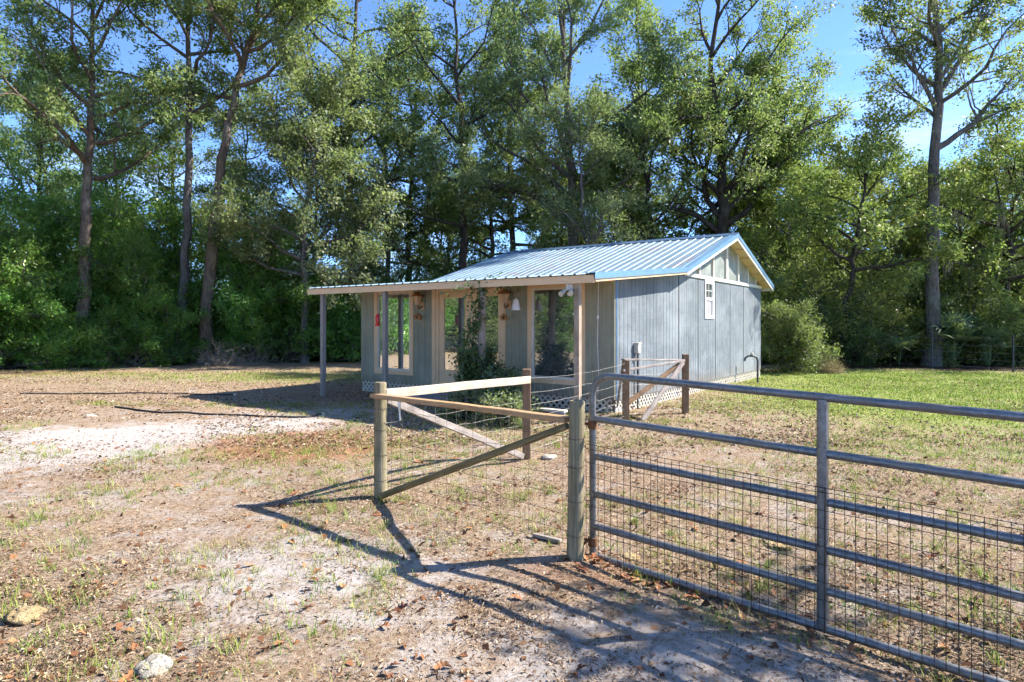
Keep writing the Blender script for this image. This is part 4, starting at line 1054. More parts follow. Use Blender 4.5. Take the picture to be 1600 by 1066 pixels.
T3 = build_tree(3, [(0, 0, 0), (0.35, 0, 4), (0.75, 0, 8), (1.35, 0, 11.3), (2.2, 0.2, 14.5), (3.2, 0, 18)], 0.26,
                auto_limbs(3, 11, 0.60, 0.98, 4.5, 2.2, 25, 60, 60, 360, 0.6) + [(0.62, 25, 65, 6.0), (0.70, 85, 30, 5.5), (0.58, 300, 35, 3.5)], 4, 58, M['leaf_oak'], M['bark_a'], bare=0.12)
place_tree('leaning_tree', T3, (wx(316, 26), 26), 'tall tree leaning right with a forked bare limb against the sky')
T4 = build_tree(4, [(0, 0, 0), (0.05, 0, 2.5), (-0.1, 0, 5), (0.3, 0.1, 8), (0.2, 0, 11)], 0.15,
                auto_limbs(4, 26, 0.27, 0.97, 3.4, 1.6, 5, 55, 0, 360, 0.9), 5, 66, M['leaf_grey'], M['bark_b'], L=0.15, Wd=0.09, up=0.0)
place_tree('oak_tree', T4, (wx(476, 26.4), 26.4), 'bushy sunlit oak with pale leaves standing above the left end of the porch roof', sc=1.08)
T5 = build_tree(5, [(0, 0, 0), (0.1, 0, 5), (-0.1, 0.2, 10), (0.2, 0, 15), (0.5, 0, 20)], 0.24,
                auto_limbs(5, 18, 0.36, 0.98, 3.8, 2.4, 15, 65, 45, 360, 0.9), 3, 46, M['leaf_oak'], M['bark_c'], bare=0.2)
place_tree('oak_tree', T5, (wx(547, 31), 31), 'dark trunked open tree rising behind the pale bushy oak', sc=1.05)
T6 = build_tree(6, [(0, 0, 0), (-0.05, 0, 5), (0.15, 0, 9), (-0.3, 0, 13), (-0.2, 0, 18)], 0.22,
                auto_limbs(6, 16, 0.28, 0.97, 3.2, 2.4, 5, 55, 200, 360, 0.8), 3, 48, M['leaf_oak'], M['bark_c'], bare=0.25)
place_tree('oak_tree', T6, (wx(722, 32), 32), 'dark slender tree with thin side branches behind the left roof slope', sc=1.1)
T7 = build_tree(7, [(0, 0, 0), (0.0, 0, 3), (0.1, 0, 6.5), (-0.1, 0.2, 9.5), (-0.3, 0, 13), (-0.2, 0.2, 18)], 0.33,
                auto_limbs(7, 16, 0.36, 0.98, 5.0, 3.0, 15, 65, 0, 360, 1.0) + [(0.36, 285, 42, 7.0), (0.42, 300, 50, 6.5), (0.45, 70, 45, 5.5), (0.5, 255, 30, 5.5)], 4, 62, M['leaf_grey'], M['bark_b'], sec_n=7)
place_tree('oak_tree', T7, (wx(893, 31), 31), 'broad grey green oak with long slanting limbs above the cottage roof', sc=1.1)
T8 = build_tree(8, [(0, 0, 0), (0.1, 0, 2.5), (-0.2, 0, 5), (-0.5, 0, 7.6), (-0.5, 0, 9.6)], 0.13,
                auto_limbs(8, 9, 0.70, 0.98, 1.7, 1.1, 20, 70, 0, 360, 0.4) + auto_limbs(18, 9, 0.34, 0.55, 2.0, 1.5, 10, 45, 0, 360, 0.3), 6, 95, M['leaf_grey'], M['bark_b'], L=0.11, Wd=0.055, sigma=0.24, twig_len=0.6)
place_tree('small_tree', T8, (wx(925, 26.5), 26.5), 'small rounded grey green tree just above the middle of the roof ridge', sc=1.06)
T9 = build_tree(9, [(0, 0, 0), (0.0, 0, 3.5), (0.15, 0, 6.5), (0.1, 0, 9), (-0.3, 0.2, 13), (0.2, 0, 18)], 0.34,
                auto_limbs(9, 14, 0.42, 0.98, 4.8, 2.6, 25, 65, 30, 360, 0.8) + [(0.36, 85, 32, 8.0), (0.34, 280, 38, 6.5), (0.4, 70, 50, 6.5), (0.38, 300, 58, 7.0), (0.44, 95, 62, 6.0), (0.46, 265, 25, 5.0)], 4, 60, M['leaf_oak'], M['bark_c'], bare=0.1)
place_tree('oak_tree', T9, (wx(1123, 30), 30), 'big spreading oak with fanned dark limbs behind the gable end', sc=1.07)
T10 = build_tree(10, [(0, 0, 0), (-0.3, 0, 3), (-0.8, 0, 6), (-1.1, 0, 9), (-1.0, 0, 12)], 0.12,
                 auto_limbs(10, 12, 0.4, 0.97, 2.4, 1.4, 15, 60, 0, 360, 0.5) + [(0.12, 275, 72, 7.5)], 3, 50, M['leaf_dark'], M['bark_c'], bare=0.2)
place_tree('small_tree', T10, (wx(1045, 29.5), 29.5), 'thin dark double stemmed tree left of the big spreading oak', sc=1.1)
T11 = build_tree(11, [(0, 0, 0), (0.05, 0, 4), (0.1, 0, 8), (0.35, 0, 11.5), (0.2, 0.2, 15), (0.4, 0, 20)], 0.27,
                 auto_limbs(11, 15, 0.48, 0.98, 3.8, 2.6, 25, 65, 10, 360, 0.8) + [(0.43, 88, 38, 5.8), (0.5, 280, 45, 4.5), (0.55, 80, 55, 5.0)], 3, 58, M['leaf_oak'], M['bark_b'], bare=0.12, moss=10)
place_tree('oak_tree', T11, (wx(1455, 24.6), 24.6), 'tall oak with a straight bluish trunk standing alone at the right')
T12 = build_tree(12, [(0, 0, 0), (0.05, 0, 2.5), (0.3, 0, 4.5), (0.7, 0, 6.5), (0.9, 0, 9)], 0.15,
                 auto_limbs(12, 18, 0.38, 0.97, 2.6, 1.6, 10, 60, 0, 360, 0.5), 4, 52, M['leaf_yellow'], M['bark_c'], bare=0.05)
place_tree('small_tree', T12, (wx(1322, 25.5), 25.5), 'yellow green small tree with a crooked dark trunk right of the gable')
T13 = build_tree(13, [(0, 0, 0), (0.5, 0, 2), (0.9, 0, 4), (1.0, 0.2, 6), (1.6, 0, 8.6)], 0.17,
                 auto_limbs(13, 20, 0.4, 0.97, 3.6, 2.0, 5, 60, 0, 360, 0.6), 4, 52, M['leaf_yellow'], M['bark_c'], bare=0.1, moss=26)
place_tree('mossy_tree', T13, (wx(1545, 26), 26), 'yellowing tree hung with grey moss at the far right')

# ---- the wood behind: generic trees, copied
def generic(seed, leafm, bark, h=17, lo=0.2):
    return build_tree(seed, [(0, 0, 0), (0.2, 0, h * 0.3), (-0.1, 0.2, h * 0.6), (0.2, 0, h)], 0.2,
                      auto_limbs(seed, 24, lo, 0.97, 3.4, 1.8, 0, 60, 0, 360, 1.0), 3, 52, leafm, bark, L=0.19, Wd=0.115, sigma=0.26, sec_n=8)
GA = generic(31, M['leaf_dark'], M['bark_c'], 16, 0.16)
GB = generic(32, M['leaf_oak'], M['bark_b'], 18, 0.3)
GC = generic(33, M['leaf_yellow'], M['bark_b'], 12, 0.12)
rg = random.Random(77)
back = []
for i in range(27):
    x = -33 + i * 2.6 + rg.uniform(-0.8, 0.8); y = 31.5 + rg.uniform(0, 3.0) + (i % 3) * 2.6
    if -18 < x < 8: y += 0.16 * (x + 18)
    if abs(x / y) > 0.92 or (i % 4 == 1 and x < 9): continue
    kind = rg.choice((GA, GB, GB) if x < 9 else (GC, GC, GB, GA))
    sc = rg.uniform(0.7, 0.95)
    if x > 9: sc *= 0.72
    place_tree('woodland_tree', kind, (x, y), 'tree of the dense wood behind, half hidden by nearer trees', 'tree', 'trees deep in the wood behind the clearing', rg.uniform(0, 6.28), sc)
for i in range(18):
    x = -52 + i * 6.0 + rg.uniform(-1, 1); y = 43 + rg.uniform(0, 6)
    if abs(x / y) > 0.95: continue
    kind = rg.choice((GA, GB)) if x < 14 else rg.choice((GC, GA))
    place_tree('woodland_tree', kind, (x, y), 'tree of the dense wood behind, half hidden by nearer trees', 'tree', 'trees deep in the wood behind the clearing', rg.uniform(0, 6.28), rg.uniform(0.5, 0.75))
for xi, d, sc in ((1185, 32, 0.8), (1232, 30, 0.7), (1290, 33, 0.8), (1400, 31, 0.72), (1500, 30.5, 0.7), (1572, 32, 0.8), (1625, 29, 0.75), (1450, 35, 0.85), (1350, 35, 0.85), (1250, 36, 0.9)):
    k_ = sorted((1185, 1232, 1290, 1400, 1500, 1572, 1625, 1450, 1350, 1250)).index(xi)
    place_tree('woodland_tree', GC, (wx(xi, d), d), 'low yellow green tree behind the lawn shrubs, ' + ('leftmost', 'second', 'third', 'fourth', 'fifth', 'sixth', 'seventh', 'eighth', 'ninth', 'tenth')[k_] + ' from the left', 'tree', 'yellow green trees behind the lawn', rg.uniform(0, 6.28), sc)
for xi, d, sc in ((1000, 36, 1.1), (800, 37, 1.15), (640, 38, 1.1), (1210, 38, 1.0)):
    place_tree('woodland_tree', GB, (wx(xi, d), d), 'tree of the dense wood behind, half hidden by nearer trees', 'tree', 'trees deep in the wood behind the clearing', rg.uniform(0, 6.28), sc)
# trees at the clearing's edges outside the picture: they stand in the window reflections and shade the foreground
for x, y, kind, sc in ((-27, 12, GB, 1.0), (-29, 16.5, GA, 1.0), (-24, 18.5, GA, 0.9), (-26, 6.5, GA, 1.0), (-24, 2.2, GB, 0.85), (-33, -2, GB, 1.0), (-25, -6, GB, 1.0), (-34, 9, GA, 1.1), (-33, 4, GB, 1.1)):
    place_tree('woodland_tree', kind, (x, y), 'tree at the left edge of the clearing, mirrored in the cottage windows', 'tree', 'trees at the left edge of the clearing', rg.uniform(0, 6.28), sc)
EDGE_LEFT = []
TS = build_tree(41, [(0, 0, 0), (0.1, 0, 3), (0, 0.1, 6), (0.1, 0, 9.4)], 0.14, auto_limbs(41, 16, 0.5, 0.97, 1.9, 1.1, 5, 60, 0, 360, 0.4), 4, 40, M['leaf_oak'], M['bark_b'], bare=0.3)
place_tree('oak_tree', TS, (8.2, 2.35), 'oak beside the gate drive whose shade falls on the foreground')

# ---- understory shrubs along the edge of the wood
def build_shrub(seed, h, r, stems, per, leafm, bark, L, Wd, sigma=0.2, sec_n=9, twig_n=5, e0=25, tw=0.5):
    rs = random.Random(seed); lims = []
    for i in range(stems):
        lims.append((0.02 + 0.9 * rs.random() ** 1.4, i * 137.5 + rs.uniform(-20, 20), rs.uniform(e0, 75), rs.uniform(0.55, 1.0) * r))
    return build_tree(seed, [(0, 0, 0), (0.05, 0, h * 0.25), (-0.05, 0.05, h * 0.5), (0.05, 0, h * 0.85)], 0.05, lims, twig_n, per, leafm, bark, L, Wd, sigma, sec_n, 0.5, 0.2, tw, 0.0, 0.12)
S1 = build_shrub(51, 5.2, 2.6, 22, 34, M['leaf_bright'], M['bark_b'], 0.155, 0.065, 0.2, 11, 6, 5)
S2 = build_shrub(52, 3.2, 2.2, 20, 32, M['leaf_bright'], M['bark_b'], 0.145, 0.06, 0.18, 11, 6, 5)
S3 = build_shrub(53, 3.6, 2.2, 20, 30, M['leaf_dark'], M['bark_c'], 0.12, 0.06, 0.2, 11, 6, 5)
S4 = build_shrub(54, 2.6, 1.9, 20, 34, M['leaf_yellow'], M['bark_b'], 0.10, 0.045, 0.18, 10, 6, 10)
S5 = build_shrub(55, 4.6, 2.4, 20, 28, M['leaf_oak'], M['bark_b'], 0.13, 0.065, 0.22, 11, 6, 5)
def shrubs(meshes, items, label, group, name='shrub'):
    ordn = ('leftmost', 'second', 'third', 'fourth', 'fifth', 'sixth', 'seventh', 'eighth', 'ninth', 'tenth', 'eleventh', 'twelfth', 'thirteenth', 'fourteenth')
    for i, (xi, d, sc) in enumerate(sorted(items)):
        d = ed(xi, d)
        lb = label + (', leftmost one' if i == 0 else ', %s from the left' % ordn[i])
        place_tree(name, meshes, (wx(xi, d), d), lb, 'shrub', group, rg.uniform(0, 6.28), sc)
shrubs(S1, [(15, 24.2, 1.0), (215, 24.9, 0.9), (60, 26.8, 1.2), (170, 27.5, 1.3), (378, 25.2, 0.95), (405, 27.5, 1.1), (255, 28.5, 1.35)], 'tall bright green bay shrub in the left wood', 'bay shrubs at the left edge of the wood', 'bay_shrub')
shrubs(S2, [(-15, 23.6, 0.9), (75, 23.7, 0.75), (175, 23.9, 0.6), (265, 24.0, 0.7), (395, 24.4, 0.7), (455, 24.6, 1.0), (525, 24.4, 0.95), (140, 25.4, 1.0)], 'low bright green shrub below the left wood', 'low shrubs at the foot of the left wood', 'bay_shrub')
shrubs(S3, [(20, 28.5, 1.2), (150, 29, 1.2), (300, 29, 1.2), (430, 28.6, 1.2), (560, 27.5, 1.1), (640, 28.5, 1.2), (720, 29, 1.2), (500, 30, 1.3), (230, 30.5, 1.3), (70, 31, 1.3), (380, 31, 1.3), (600, 31, 1.3), (820, 30, 1.2), (930, 30, 1.2)], 'dark evergreen thicket shrub inside the wood', 'dark thicket shrubs inside the wood', 'thicket_shrub')
shrubs(S5, [(585, 26, 0.95), (660, 26.5, 0.9), (740, 27, 0.9), (1010, 29, 1.0), (1090, 29.5, 1.1), (1180, 27.0, 1.0), (1265, 28.5, 1.1), (1390, 28.5, 1.05), (1530, 29, 1.1), (1620, 28, 1.0), (1470, 30.5, 1.2), (1340, 31, 1.2), (1220, 31.5, 1.2)], 'mid green leafy shrub at the wood edge', 'mid green shrubs along the wood', 'thicket_shrub')
shrubs(S4, [(1300, 25.6, 1.1), (1365, 26.4, 1.2), (1440, 26.0, 0.95), (1505, 26.6, 1.3), (1590, 25.6, 1.2), (1245, 27.2, 1.3), (1410, 30, 1.7), (1555, 31, 1.8), (1290, 30, 1.7), (1650, 27, 1.4)], 'yellow green shrub behind the lawn', 'yellow green shrubs behind the lawn', 'shrub')
shrubs(S3, [(1335, 25.0, 0.6), (1470, 25.2, 0.65), (1590, 24.8, 0.6), (1380, 27.5, 1.0), (1250, 25.6, 0.7), (1530, 25.6, 0.7)], 'dark low shrub behind the lawn', 'dark shrubs behind the lawn', 'thicket_shrub')
for i, (x, y, kind, sc) in enumerate(((-21.5, 17.5, S1, 1.0), (-22.5, 14.0, S3, 1.2), (-23, 10.8, S1, 1.0), (-22.5, 7.5, S5, 1.1), (-23.5, 4.2, S5, 1.0), (-23.0, 1.0, S1, 0.9), (-26.5, 2.6, S1, 0.9), (-31, 4.5, S1, 1.2), (-31, -1, S5, 1.3), (-23, -2.5, S5, 1.1), (-26.5, 15.5, S5, 1.3), (-27, 9, S3, 1.4), (-26.5, -4.5, S3, 1.3), (-24, -7, S1, 1.0), (-29, 12.5, S1, 1.3), (-29, 5.8, S1, 1.3))):
    place_tree('thicket_shrub', kind, (x, y), 'shrub at the left edge of the clearing, mirrored in the cottage windows', 'shrub', 'shrubs at the left edge of the clearing', i * 1.7, sc)
# the rounded bush right of the house with its skirt of straw
SB = build_shrub(56, 2.35, 1.25, 40, 46, M['leaf_light'], M['bark_b'], 0.075, 0.036, 0.13, 12, 8, 15, 0.34)
bush = place_tree('rounded_bush', SB, (wx(1238, 21.4), 21.4), 'rounded light green bush with straw at its foot beside the cottage', 'bush')
rs = np.random.RandomState(9); n = 2600
a = rs.rand(n) * 6.28; rr = rs.rand(n) ** 0.5; base = np.stack([0.95 + 0.55 * rr * np.cos(a), -0.25 + 0.45 * rr * np.sin(a), rs.rand(n) * 0.7 * (1 - rr * 0.8)], 1)
tip = base + np.stack([rs.normal(0.10, 0.12, n), rs.normal(-0.08, 0.1, n), rs.uniform(-0.25, 0.35, n)], 1); tip[:, 2] = np.maximum(tip[:, 2], 0.01)
sd = unit(np.cross(tip - base, rs.normal(0, 1, (n, 3)))) * 0.007
link('straw_skirt', np_mesh('straw_skirt', np.stack([base - sd, base + sd, tip], 1).reshape(-1, 3), Ft=np.arange(n * 3).reshape(-1, 3), var=np.repeat(rs.rand(n), 3), mat=M['drygrass']), bush)

# dead brush heap at the left wood edge
def brush(x_img, d, r, h, n, seed, label):
    rs = np.random.RandomState(seed); tb = Tubes()
    for i in range(n):
        p = np.array([rs.normal(0, r * 0.5), rs.normal(0, r * 0.3), 0.0]); dd = unit(np.array([rs.normal(0, 0.8), rs.normal(0, 0.6), abs(rs.normal(0.5, 0.35))]))
        lp = limb(rs, p, dd, rs.uniform(0.5, 1.0) * h * 1.5, 6, 0.22, -0.04); lp[:, 2] = np.maximum(lp[:, 2], 0.01)
        tb.add(lp, np.linspace(0.012, 0.004, 7), 4)
        for k in range(3):
            q = lp[rs.randint(1, 6)]; sp = limb(rs, q, unit(rs.normal(0, 1, 3) + np.array([0, 0, 0.2])), rs.uniform(0.2, 0.6), 3, 0.3, -0.03); tb.add(sp, np.linspace(0.006, 0.003, 4), 3)
    d = ed(x_img, d); x = wx(x_img, d); t = thing('brush_heap', (x, d, gza(x, d)), label, 'brush')
    link('twigs', tb.mesh('twigs', M['twig']), t)
brush(352, 23.9, 1.0, 1.0, 130, 5, 'heap of bare grey dead branches at the foot of the left wood')
brush(118, 24.0, 0.8, 1.3, 40, 6, 'tangle of thin dead stems below the leftmost big trunk')
brush(410, 24.4, 0.9, 1.6, 60, 7, 'loose dead vines standing right of the grey brush heap')
brush(205, 24.4, 0.8, 1.5, 40, 8, 'thin bare saplings between the bay shrubs at left')

# palmettos
def palmetto_mesh(seed):
    rs = np.random.RandomState(seed); V = []; F = []; var = []
    st = np.array([[0, 0, 0], [0.25, 0, 0.45], [0.42, 0, 0.62]])
    n0 = 0
    for k in range(2):
        a, b = st[k], st[k + 1]; w = np.array([0, 0.008, 0])
        V += [a - w, a + w, b + w, b - w]; F.append([n0, n0 + 1, n0 + 2, n0 + 3]); var += [0.3] * 4; n0 += 4
    for j in range(17):
        t_ = -1.55 + 3.1 * j / 16; c = st[2]; dv = np.array([math.cos(t_) * 0.85, math.sin(t_), math.cos(t_) * 0.25 + 0.15]); ln = 0.5 * (1 - 0.12 * abs(t_)) * rs.uniform(0.85, 1.1)
        m = c + dv * ln * 0.55; e = c + dv * ln + np.array([0, 0, -0.10 * rs.rand() - 0.03]); sd = unit(np.cross(dv, [0, 0, 1.0])) * 0.02
        V += [c, m - sd, e, m + sd]; F.append([n0, n0 + 1, n0 + 2, n0 + 3]); var += [rs.rand()] * 4; n0 += 4
    return np_mesh('frond', np.array(V), Fq=np.array(F), var=np.array(var), mat=M['palm'])
PM = [palmetto_mesh(s) for s in (1, 2, 3)]
def palmetto(x_img, d, n, sc, label):
    d = ed(x_img, d); x = wx(x_img, d); t = thing('palmetto', (x, d, gza(x, d)), label, 'palmetto', 'palmettos behind the lawn')
    for k in range(n):
        o = link('frond', PM[k % 3], t); s = sc * rg.uniform(0.8, 1.2)
        o.rotation_euler = (rg.uniform(-0.25, 0.25), rg.uniform(-0.75, 0.15), k * 2.4 + rg.uniform(-0.3, 0.3)); o.scale = (s, s, s)
palmetto(1405, 24.0, 16, 1.15, 'yellow green palmetto nearest the middle of the lawn edge')
palmetto(1490, 24.3, 22, 1.7, 'large bluish palmetto left of the rear fence post')
palmetto(1545, 24.0, 18, 1.4, 'bluish palmetto at the right lawn edge near the rear fence post')
palmetto(1360, 25.0, 12, 0.9, 'small dark palmetto in the shade left of the yellow one')
palmetto(420, 24.0, 12, 0.8, 'small palmetto at the foot of the left wood')

# vine climbing the log post, and the shrub at its foot
SV = build_shrub(57, 1.0, 0.55, 34, 34, M['leaf_vine'], M['bark_b'], 0.06, 0.036, 0.07, 12, 12, 5, 0.2)
p = hw(4.84, PY - 0.12)
vine = place_tree('vine_shrub', SV, (p.x, p.y), 'dark green leafy shrub climbing the log porch post', 'shrub')
rs = np.random.RandomState(12); tb = Tubes(); P0s = []; P1s = []
for k in range(5):
    a0 = rs.rand() * 6.28; tt = np.linspace(0, 1, 24); top_ = rs.uniform(1.5, 2.36)
    pts = np.stack([0.105 * np.cos(a0 + tt * 5) + rs.normal(0, 0.015, 24) - 0.03, 0.105 * np.sin(a0 + tt * 5) + 0.12, 0.3 + tt * (top_ - 0.3)], 1)
    if k < 2: pts[:, 0] -= 0.22 * np.sin(tt * 3.0) * (0.5 + k)
    tb.add(pts, np.full(24, 0.006), 4)
    for i in range(2, 24):
        for q in range(2): P0s.append(pts[i]); P1s.append(pts[i] + rs.normal(0, 0.09, 3))
for k in range(4):      # loose shoots trailing along the eave
    s = np.linspace(0, 1, 12); x1 = (-0.5, 0.9, 1.2, 0.4)[k]
    pts = np.stack([x1 * s, 0.05 - 0.2 * s, 2.3 + 0.12 * np.sin(s * 3) + 0.06 * k * s], 1); tb.add(pts, np.full(12, 0.004), 3)
    for i in range(1, 12): P0s.append(pts[i]); P1s.append(pts[i] + rs.normal(0, 0.06, 3))
V, Fq, var = leaves(rs, np.array(P0s), np.array(P1s), 5, 0.075, 0.045, 0.03)
vr = link('vine_stem', tb.mesh('vine_stem', M['bark_b']), vine); vl = link('vine_leaves', np_mesh('vine_leaves', V, Fq=Fq, var=var, mat=M['leaf_vine']), vine)
SG = build_shrub(58, 0.32, 0.45, 20, 16, M['leaf_grey'], M['bark_b'], 0.05, 0.028, 0.07, 10, 7, 5, 0.15)
for xi, d, lb in ((790, 10.4, 'low grey green weed clump below the shrub, left of the square post'), (735, 10.9, 'low weed clump in front of the climbing shrub, farther left')):
    place_tree('weed_clump', SG, (wx(xi, d), d), lb, 'weed', None, rg.uniform(0, 6))

# rear wire fence behind the lawn
q = [(wx(1225, 25.2), 25.2), (wx(1345, 24.6), 24.6), (wx(1456, 23.2), 23.2), (wx(1583, 21.0), 21.0), (wx(1700, 19.5), 19.5)]
o0 = Vector((q[0][0], q[0][1], 0)); rf = thing('wire_fence', o0, 'thin wire fence on steel posts behind the lawn', 'fence')
mb = MB()
for i, (x, y) in enumerate(q):
    MB().bar(Vector((x, y, -0.2)) - o0, Vector((x, y, 1.3)) - o0, 0.045, 0.035).build('post', M['darkmetal'], rf)
    if i:
        for z in (0.15, 0.4, 0.65, 0.9, 1.15): mb.tube([Vector((*q[i - 1], z)) - o0, Vector((*q[i], z)) - o0], 0.003, 4, False)
tag(mb.build('wires', M['zwire'], rf), kind='stuff')

# ------------------------------------------------------------------ grass, litter, fallen leaves
def in_house(x, y):
    c, s = math.cos(TH), math.sin(TH); dx, dy = x - HX, y - HY; X = c * dx + s * dy; Y = -s * dx + c * dy
    return (X > -0.05) & (X < W + 0.1) & (Y > -0.05) & (Y < D + 0.1)
def blades(x, y, h, w, lean, rs, var):
    n = len(x); z = gz(x, y) - 0.004
    p = np.stack([x, y, z], 1); a = rs.rand(n) * 6.28; sd = np.stack([np.cos(a), np.sin(a), a * 0], 1) * w[:, None]
    ld = np.stack([np.cos(a + 1.57 + rs.normal(0, 0.5, n)), np.sin(a + 1.57), a * 0], 1) * (lean * h)[:, None]
    up = np.array([0, 0, 1.0]) * h[:, None]
    V = np.stack([p - sd, p + sd, p + up * 0.6 + ld * 0.35 + sd * 0.7, p + up * 0.6 + ld * 0.35 - sd * 0.7, p + up + ld], 1).reshape(-1, 3)
    b = np.arange(n)[:, None] * 5
    return V, b + np.array([[0, 1, 2, 3]]), b + np.array([[3, 2, 4]]), np.repeat(var, 5)
rs = np.random.RandomState(21)
# lawn and strip of thin grass
n = 330000; x = rs.uniform(-20, 22, n); y = rs.uniform(7.0, 24.5, n)
pr_ = mask_green(x, y) * np.clip(0.15 + 1.0 * vnoise(x * 1.7, y * 1.7 + 40) + 0.9 * (vnoise(x * 0.5 + 7, y * 0.7 + 3) - 0.4), 0.05, 1.3) * (1 - mask_duff(x, y))
ok = (rs.rand(n) < np.clip(pr_, 0, 1) * 0.75) & ~in_house(x, y) & (np.abs(x / y) < 0.88); x, y = x[ok], y[ok]; n = len(x)
var = np.clip(rs.beta(2.2, 2.6, n) + (0.32 - 0.3 * mask_green(x, y)), 0, 1)
V, Fq, Ft, vr_ = blades(x, y, rs.uniform(0.03, 0.085, n), rs.uniform(0.004, 0.009, n), rs.uniform(0.2, 1.0, n), rs, var)
tag(link('lawn_grass', np_mesh('lawn_grass', V, Fq=Fq, Ft=Ft, var=vr_, mat=M['grass'])), 'patchy green lawn grass beyond the gate and along the wood', 'grass', None, 'stuff')
# tufts in the near yard
X, Y, HH, VV = [], [], [], []
for i in range(9000):
    x0 = rs.uniform(-9, 8); y0 = 2.3 + 11 * rs.rand() ** 1.2
    if abs(x0 / y0) > 0.9: continue
    q_ = float(vnoise(x0 * 0.75 + 20, y0 * 0.75 + 31)); sa = float(mask_sand(x0, y0))
    if q_ < 0.37 + 0.2 * min(1, sa) or in_house(np.array(x0), np.array(y0)): continue
    m = rs.randint(5, 22); sp = rs.uniform(0.015, 0.075); hh = rs.uniform(0.02, 0.085) * (1.25 if rs.rand() < 0.12 else 1.0); g = rs.uniform(0.0, 0.5) if rs.rand() < 0.6 else rs.uniform(0.5, 0.8)
    X += list(rs.normal(x0, sp, m)); Y += list(rs.normal(y0, sp, m)); HH += list(hh * rs.uniform(0.5, 1.2, m)); VV += list(np.clip(g + rs.rand(m) * 0.5, 0, 1))
X, Y, HH, VV = map(np.array, (X, Y, HH, VV)); n = len(X)
V, Fq, Ft, vr_ = blades(X, Y, HH, rs.uniform(0.0016, 0.0034, n), rs.uniform(0.3, 1.3, n), rs, VV)
tag(link('grass_tufts', np_mesh('grass_tufts', V, Fq=Fq, Ft=Ft, var=vr_, mat=M['grass'])), 'scattered green grass tufts in the sandy yard', 'grass', None, 'stuff')
# dry litter: bits of straw, twig and leaf
def litter(n, ylo, yhi, Lr, Wr, seed, power):
    rs = np.random.RandomState(seed); y = ylo + (yhi - ylo) * rs.rand(n) ** power; x = rs.uniform(-0.88, 0.88, n) * y
    dens = (0.25 + 1.0 * vnoise(x * 1.3 + 60, y * 1.3)) * (0.4 + 0.9 * vnoise(x * 5 + 3, y * 5 + 60)) * (1 - 0.45 * np.clip(mask_sand(x, y), 0, 1)) + 0.4 * mask_red(x, y)
    dens = dens * np.clip((vnoise(x * 0.9 + 11, y * 0.9 + 4) * 0.6 + vnoise(x * 2.6 + 1, y * 2.6 + 8) * 0.4 - 0.28) * 3.2, 0.28, 1.6)
    ok = (rs.rand(n) < dens * 1.15) & ~in_house(x, y); x, y = x[ok], y[ok]; n = len(x)
    z = gz(x, y) + rs.uniform(0.001, 0.010, n); p = np.stack([x, y, z], 1); a = rs.rand(n) * 6.28; tl = rs.normal(0, 0.3, n)
    L = rs.uniform(*Lr, n); Wd = rs.uniform(*Wr, n)
    d = np.stack([np.cos(a), np.sin(a), tl], 1) * L[:, None]; s = np.stack([-np.sin(a), np.cos(a), rs.normal(0, 0.6, n)], 1) * Wd[:, None]
    k = rs.uniform(0.0, 0.35, n)[:, None] * L[:, None] * np.array([0, 0, 1.0])
    V = np.stack([p - d * 0.5, p + s * 0.5 + k, p + d * 0.5, p - s * 0.5 + k * 0.6], 1).reshape(-1, 3)
    var = np.clip(rs.beta(1.5, 2.0, n), 0, 1)
    return V, var
V1, v1 = litter(250000, 2.2, 9.5, (0.010, 0.042), (0.002, 0.009), 5, 1.3)
V2, v2 = litter(90000, 8.5, 23.0, (0.03, 0.08), (0.010, 0.022), 6, 1.1)
V = np.concatenate([V1, V2]); var = np.repeat(np.concatenate([v1, v2]), 4)
tag(link('leaf_litter', np_mesh('leaf_litter', V, Fq=np.arange(len(V)).reshape(-1, 4), var=var, mat=M['straw'])), 'dry straw and leaf crumbs strewn over the yard', 'litter', None, 'stuff')
V, v3 = litter(6500, 2.2, 14.0, (0.035, 0.075), (0.016, 0.035), 15, 1.2)
tag(link('dead_leaf_scatter', np_mesh('dead_leaf_scatter', V, Fq=np.arange(len(V)).reshape(-1, 4), var=np.repeat(v3, 4), mat=M['deadleaf'])), 'small dark brown dead leaves scattered over the yard', 'litter', None, 'stuff')
# leaves caught on the roof
rs = np.random.RandomState(77); n = 420; x = rs.uniform(XL + 0.1, XR - 0.2, n); y = rs.uniform(YF, YR - 0.2, n)
z = np.array([zroof(v) for v in y]) + 0.012; a = rs.rand(n) * 6.28; L_ = rs.uniform(0.03, 0.08, n)[:, None]
d_ = np.stack([np.cos(a), np.sin(a), 0.2 * np.sin(a)], 1) * L_; s_ = np.stack([-np.sin(a), np.cos(a), rs.normal(0, 0.3, n)], 1) * L_ * 0.25; p_ = np.stack([x, y, z], 1)
ro = link('roof_leaves', np_mesh('roof_leaves', np.stack([p_ - d_ * 0.5, p_ + s_, p_ + d_ * 0.5, p_ - s_], 1).reshape(-1, 3), Fq=np.arange(n * 4).reshape(-1, 4), var=np.repeat(rs.rand(n), 4), mat=M['deadleaf']))
ro.location = (HX, HY, 0); ro.rotation_euler = (0, 0, TH)
tag(ro, 'small dead leaves caught on the metal roof', 'litter', None, 'stuff')
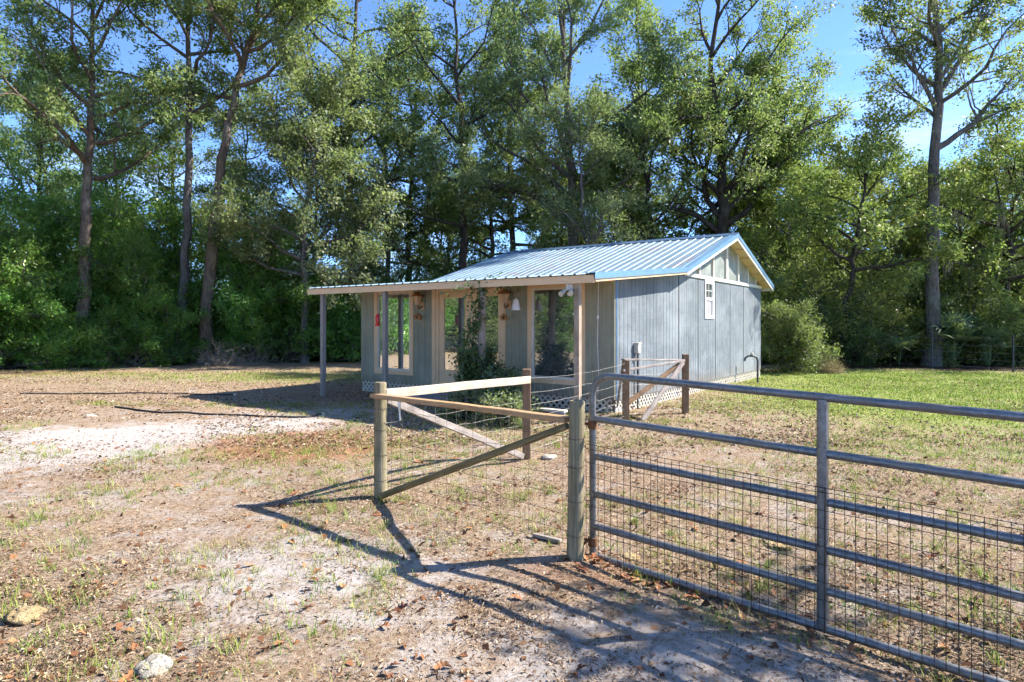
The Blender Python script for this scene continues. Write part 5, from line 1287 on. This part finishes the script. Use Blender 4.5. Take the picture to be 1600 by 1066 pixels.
# larger fallen leaves, one by one
def fallen_mesh(seed):
    rs = random.Random(seed); out = []
    lob = [(0.0, 0.0), (0.12, 0.10), (0.10, 0.24), (0.27, 0.34), (0.17, 0.46), (0.30, 0.62), (0.15, 0.70), (0.13, 0.86), (0.0, 1.0)]
    left = [(-x * rs.uniform(0.8, 1.2), y) for x, y in lob[1:-1]]; right = [(x * rs.uniform(0.8, 1.2), y) for x, y in lob[1:-1]]
    c1, c2, tw = rs.uniform(0.6, 2.6), rs.uniform(-0.5, 0.5), rs.uniform(-0.6, 0.6)
    z = lambda x, y: c1 * x * x + c2 * (y - 0.5) ** 2 + tw * x * (y - 0.5)
    mid = [(0.0, y) for x, y in lob]
    V = [(x, y - 0.5, z(x, y)) for x, y in mid]; F = []
    nl = len(V); V += [(x, y - 0.5, z(x, y)) for x, y in left]; nr = len(V); V += [(x, y - 0.5, z(x, y)) for x, y in right]
    k = len(left)
    for o, fl in ((nl, True), (nr, False)):
        for i in range(k):
            a, b = i, i + 1
            tri = [(a, b + 0, o + i)] if i == 0 else [(a, b, o + i), (a, o + i, o + i - 1)]
            if i == k - 1: tri.append((b, b + 1, o + i))
            F += [t_ if fl else t_[::-1] for t_ in tri]
    V += [(0.0, -0.5, z(0, 0)), (0.012, -0.68, z(0, 0) - 0.02), (-0.012, -0.68, z(0, 0) - 0.02)]; m = len(V); F.append((m - 3, m - 2, m - 1))
    me = bpy.data.meshes.new('fallen_leaf'); me.from_pydata(V, [], F); me.update(); me.materials.append(M['fallen']); return me
FM = [fallen_mesh(s) for s in range(6)]
rl = random.Random(31); cnt = 0
def fallen(x, y, s):
    o = link('fallen_leaf', rl.choice(FM)); o.location = (x, y, gza(x, y) + 0.012); o.scale = (s, s, s * rl.uniform(0.6, 1.2))
    o.rotation_euler = (rl.uniform(-0.5, 0.5), rl.uniform(-0.5, 0.5), rl.uniform(0, 6.28))
    tag(o, 'curled reddish brown dead leaf lying on the ground', 'leaf', 'fallen leaves on the ground')
while cnt < 170:
    y = 2.4 + 6.5 * rl.random() ** 1.5; x = rl.uniform(-0.84, 0.84) * y
    fallen(x, y, rl.uniform(0.05, 0.115)); cnt += 1
for k in range(55):     # drift against the foot of the gate
    s = abs(rl.gauss(0.2, 0.55)); o_ = rl.gauss(0.07, 0.07); p = G0 + ge * s + gn * o_
    fallen(p.x, p.y, rl.uniform(0.05, 0.10))
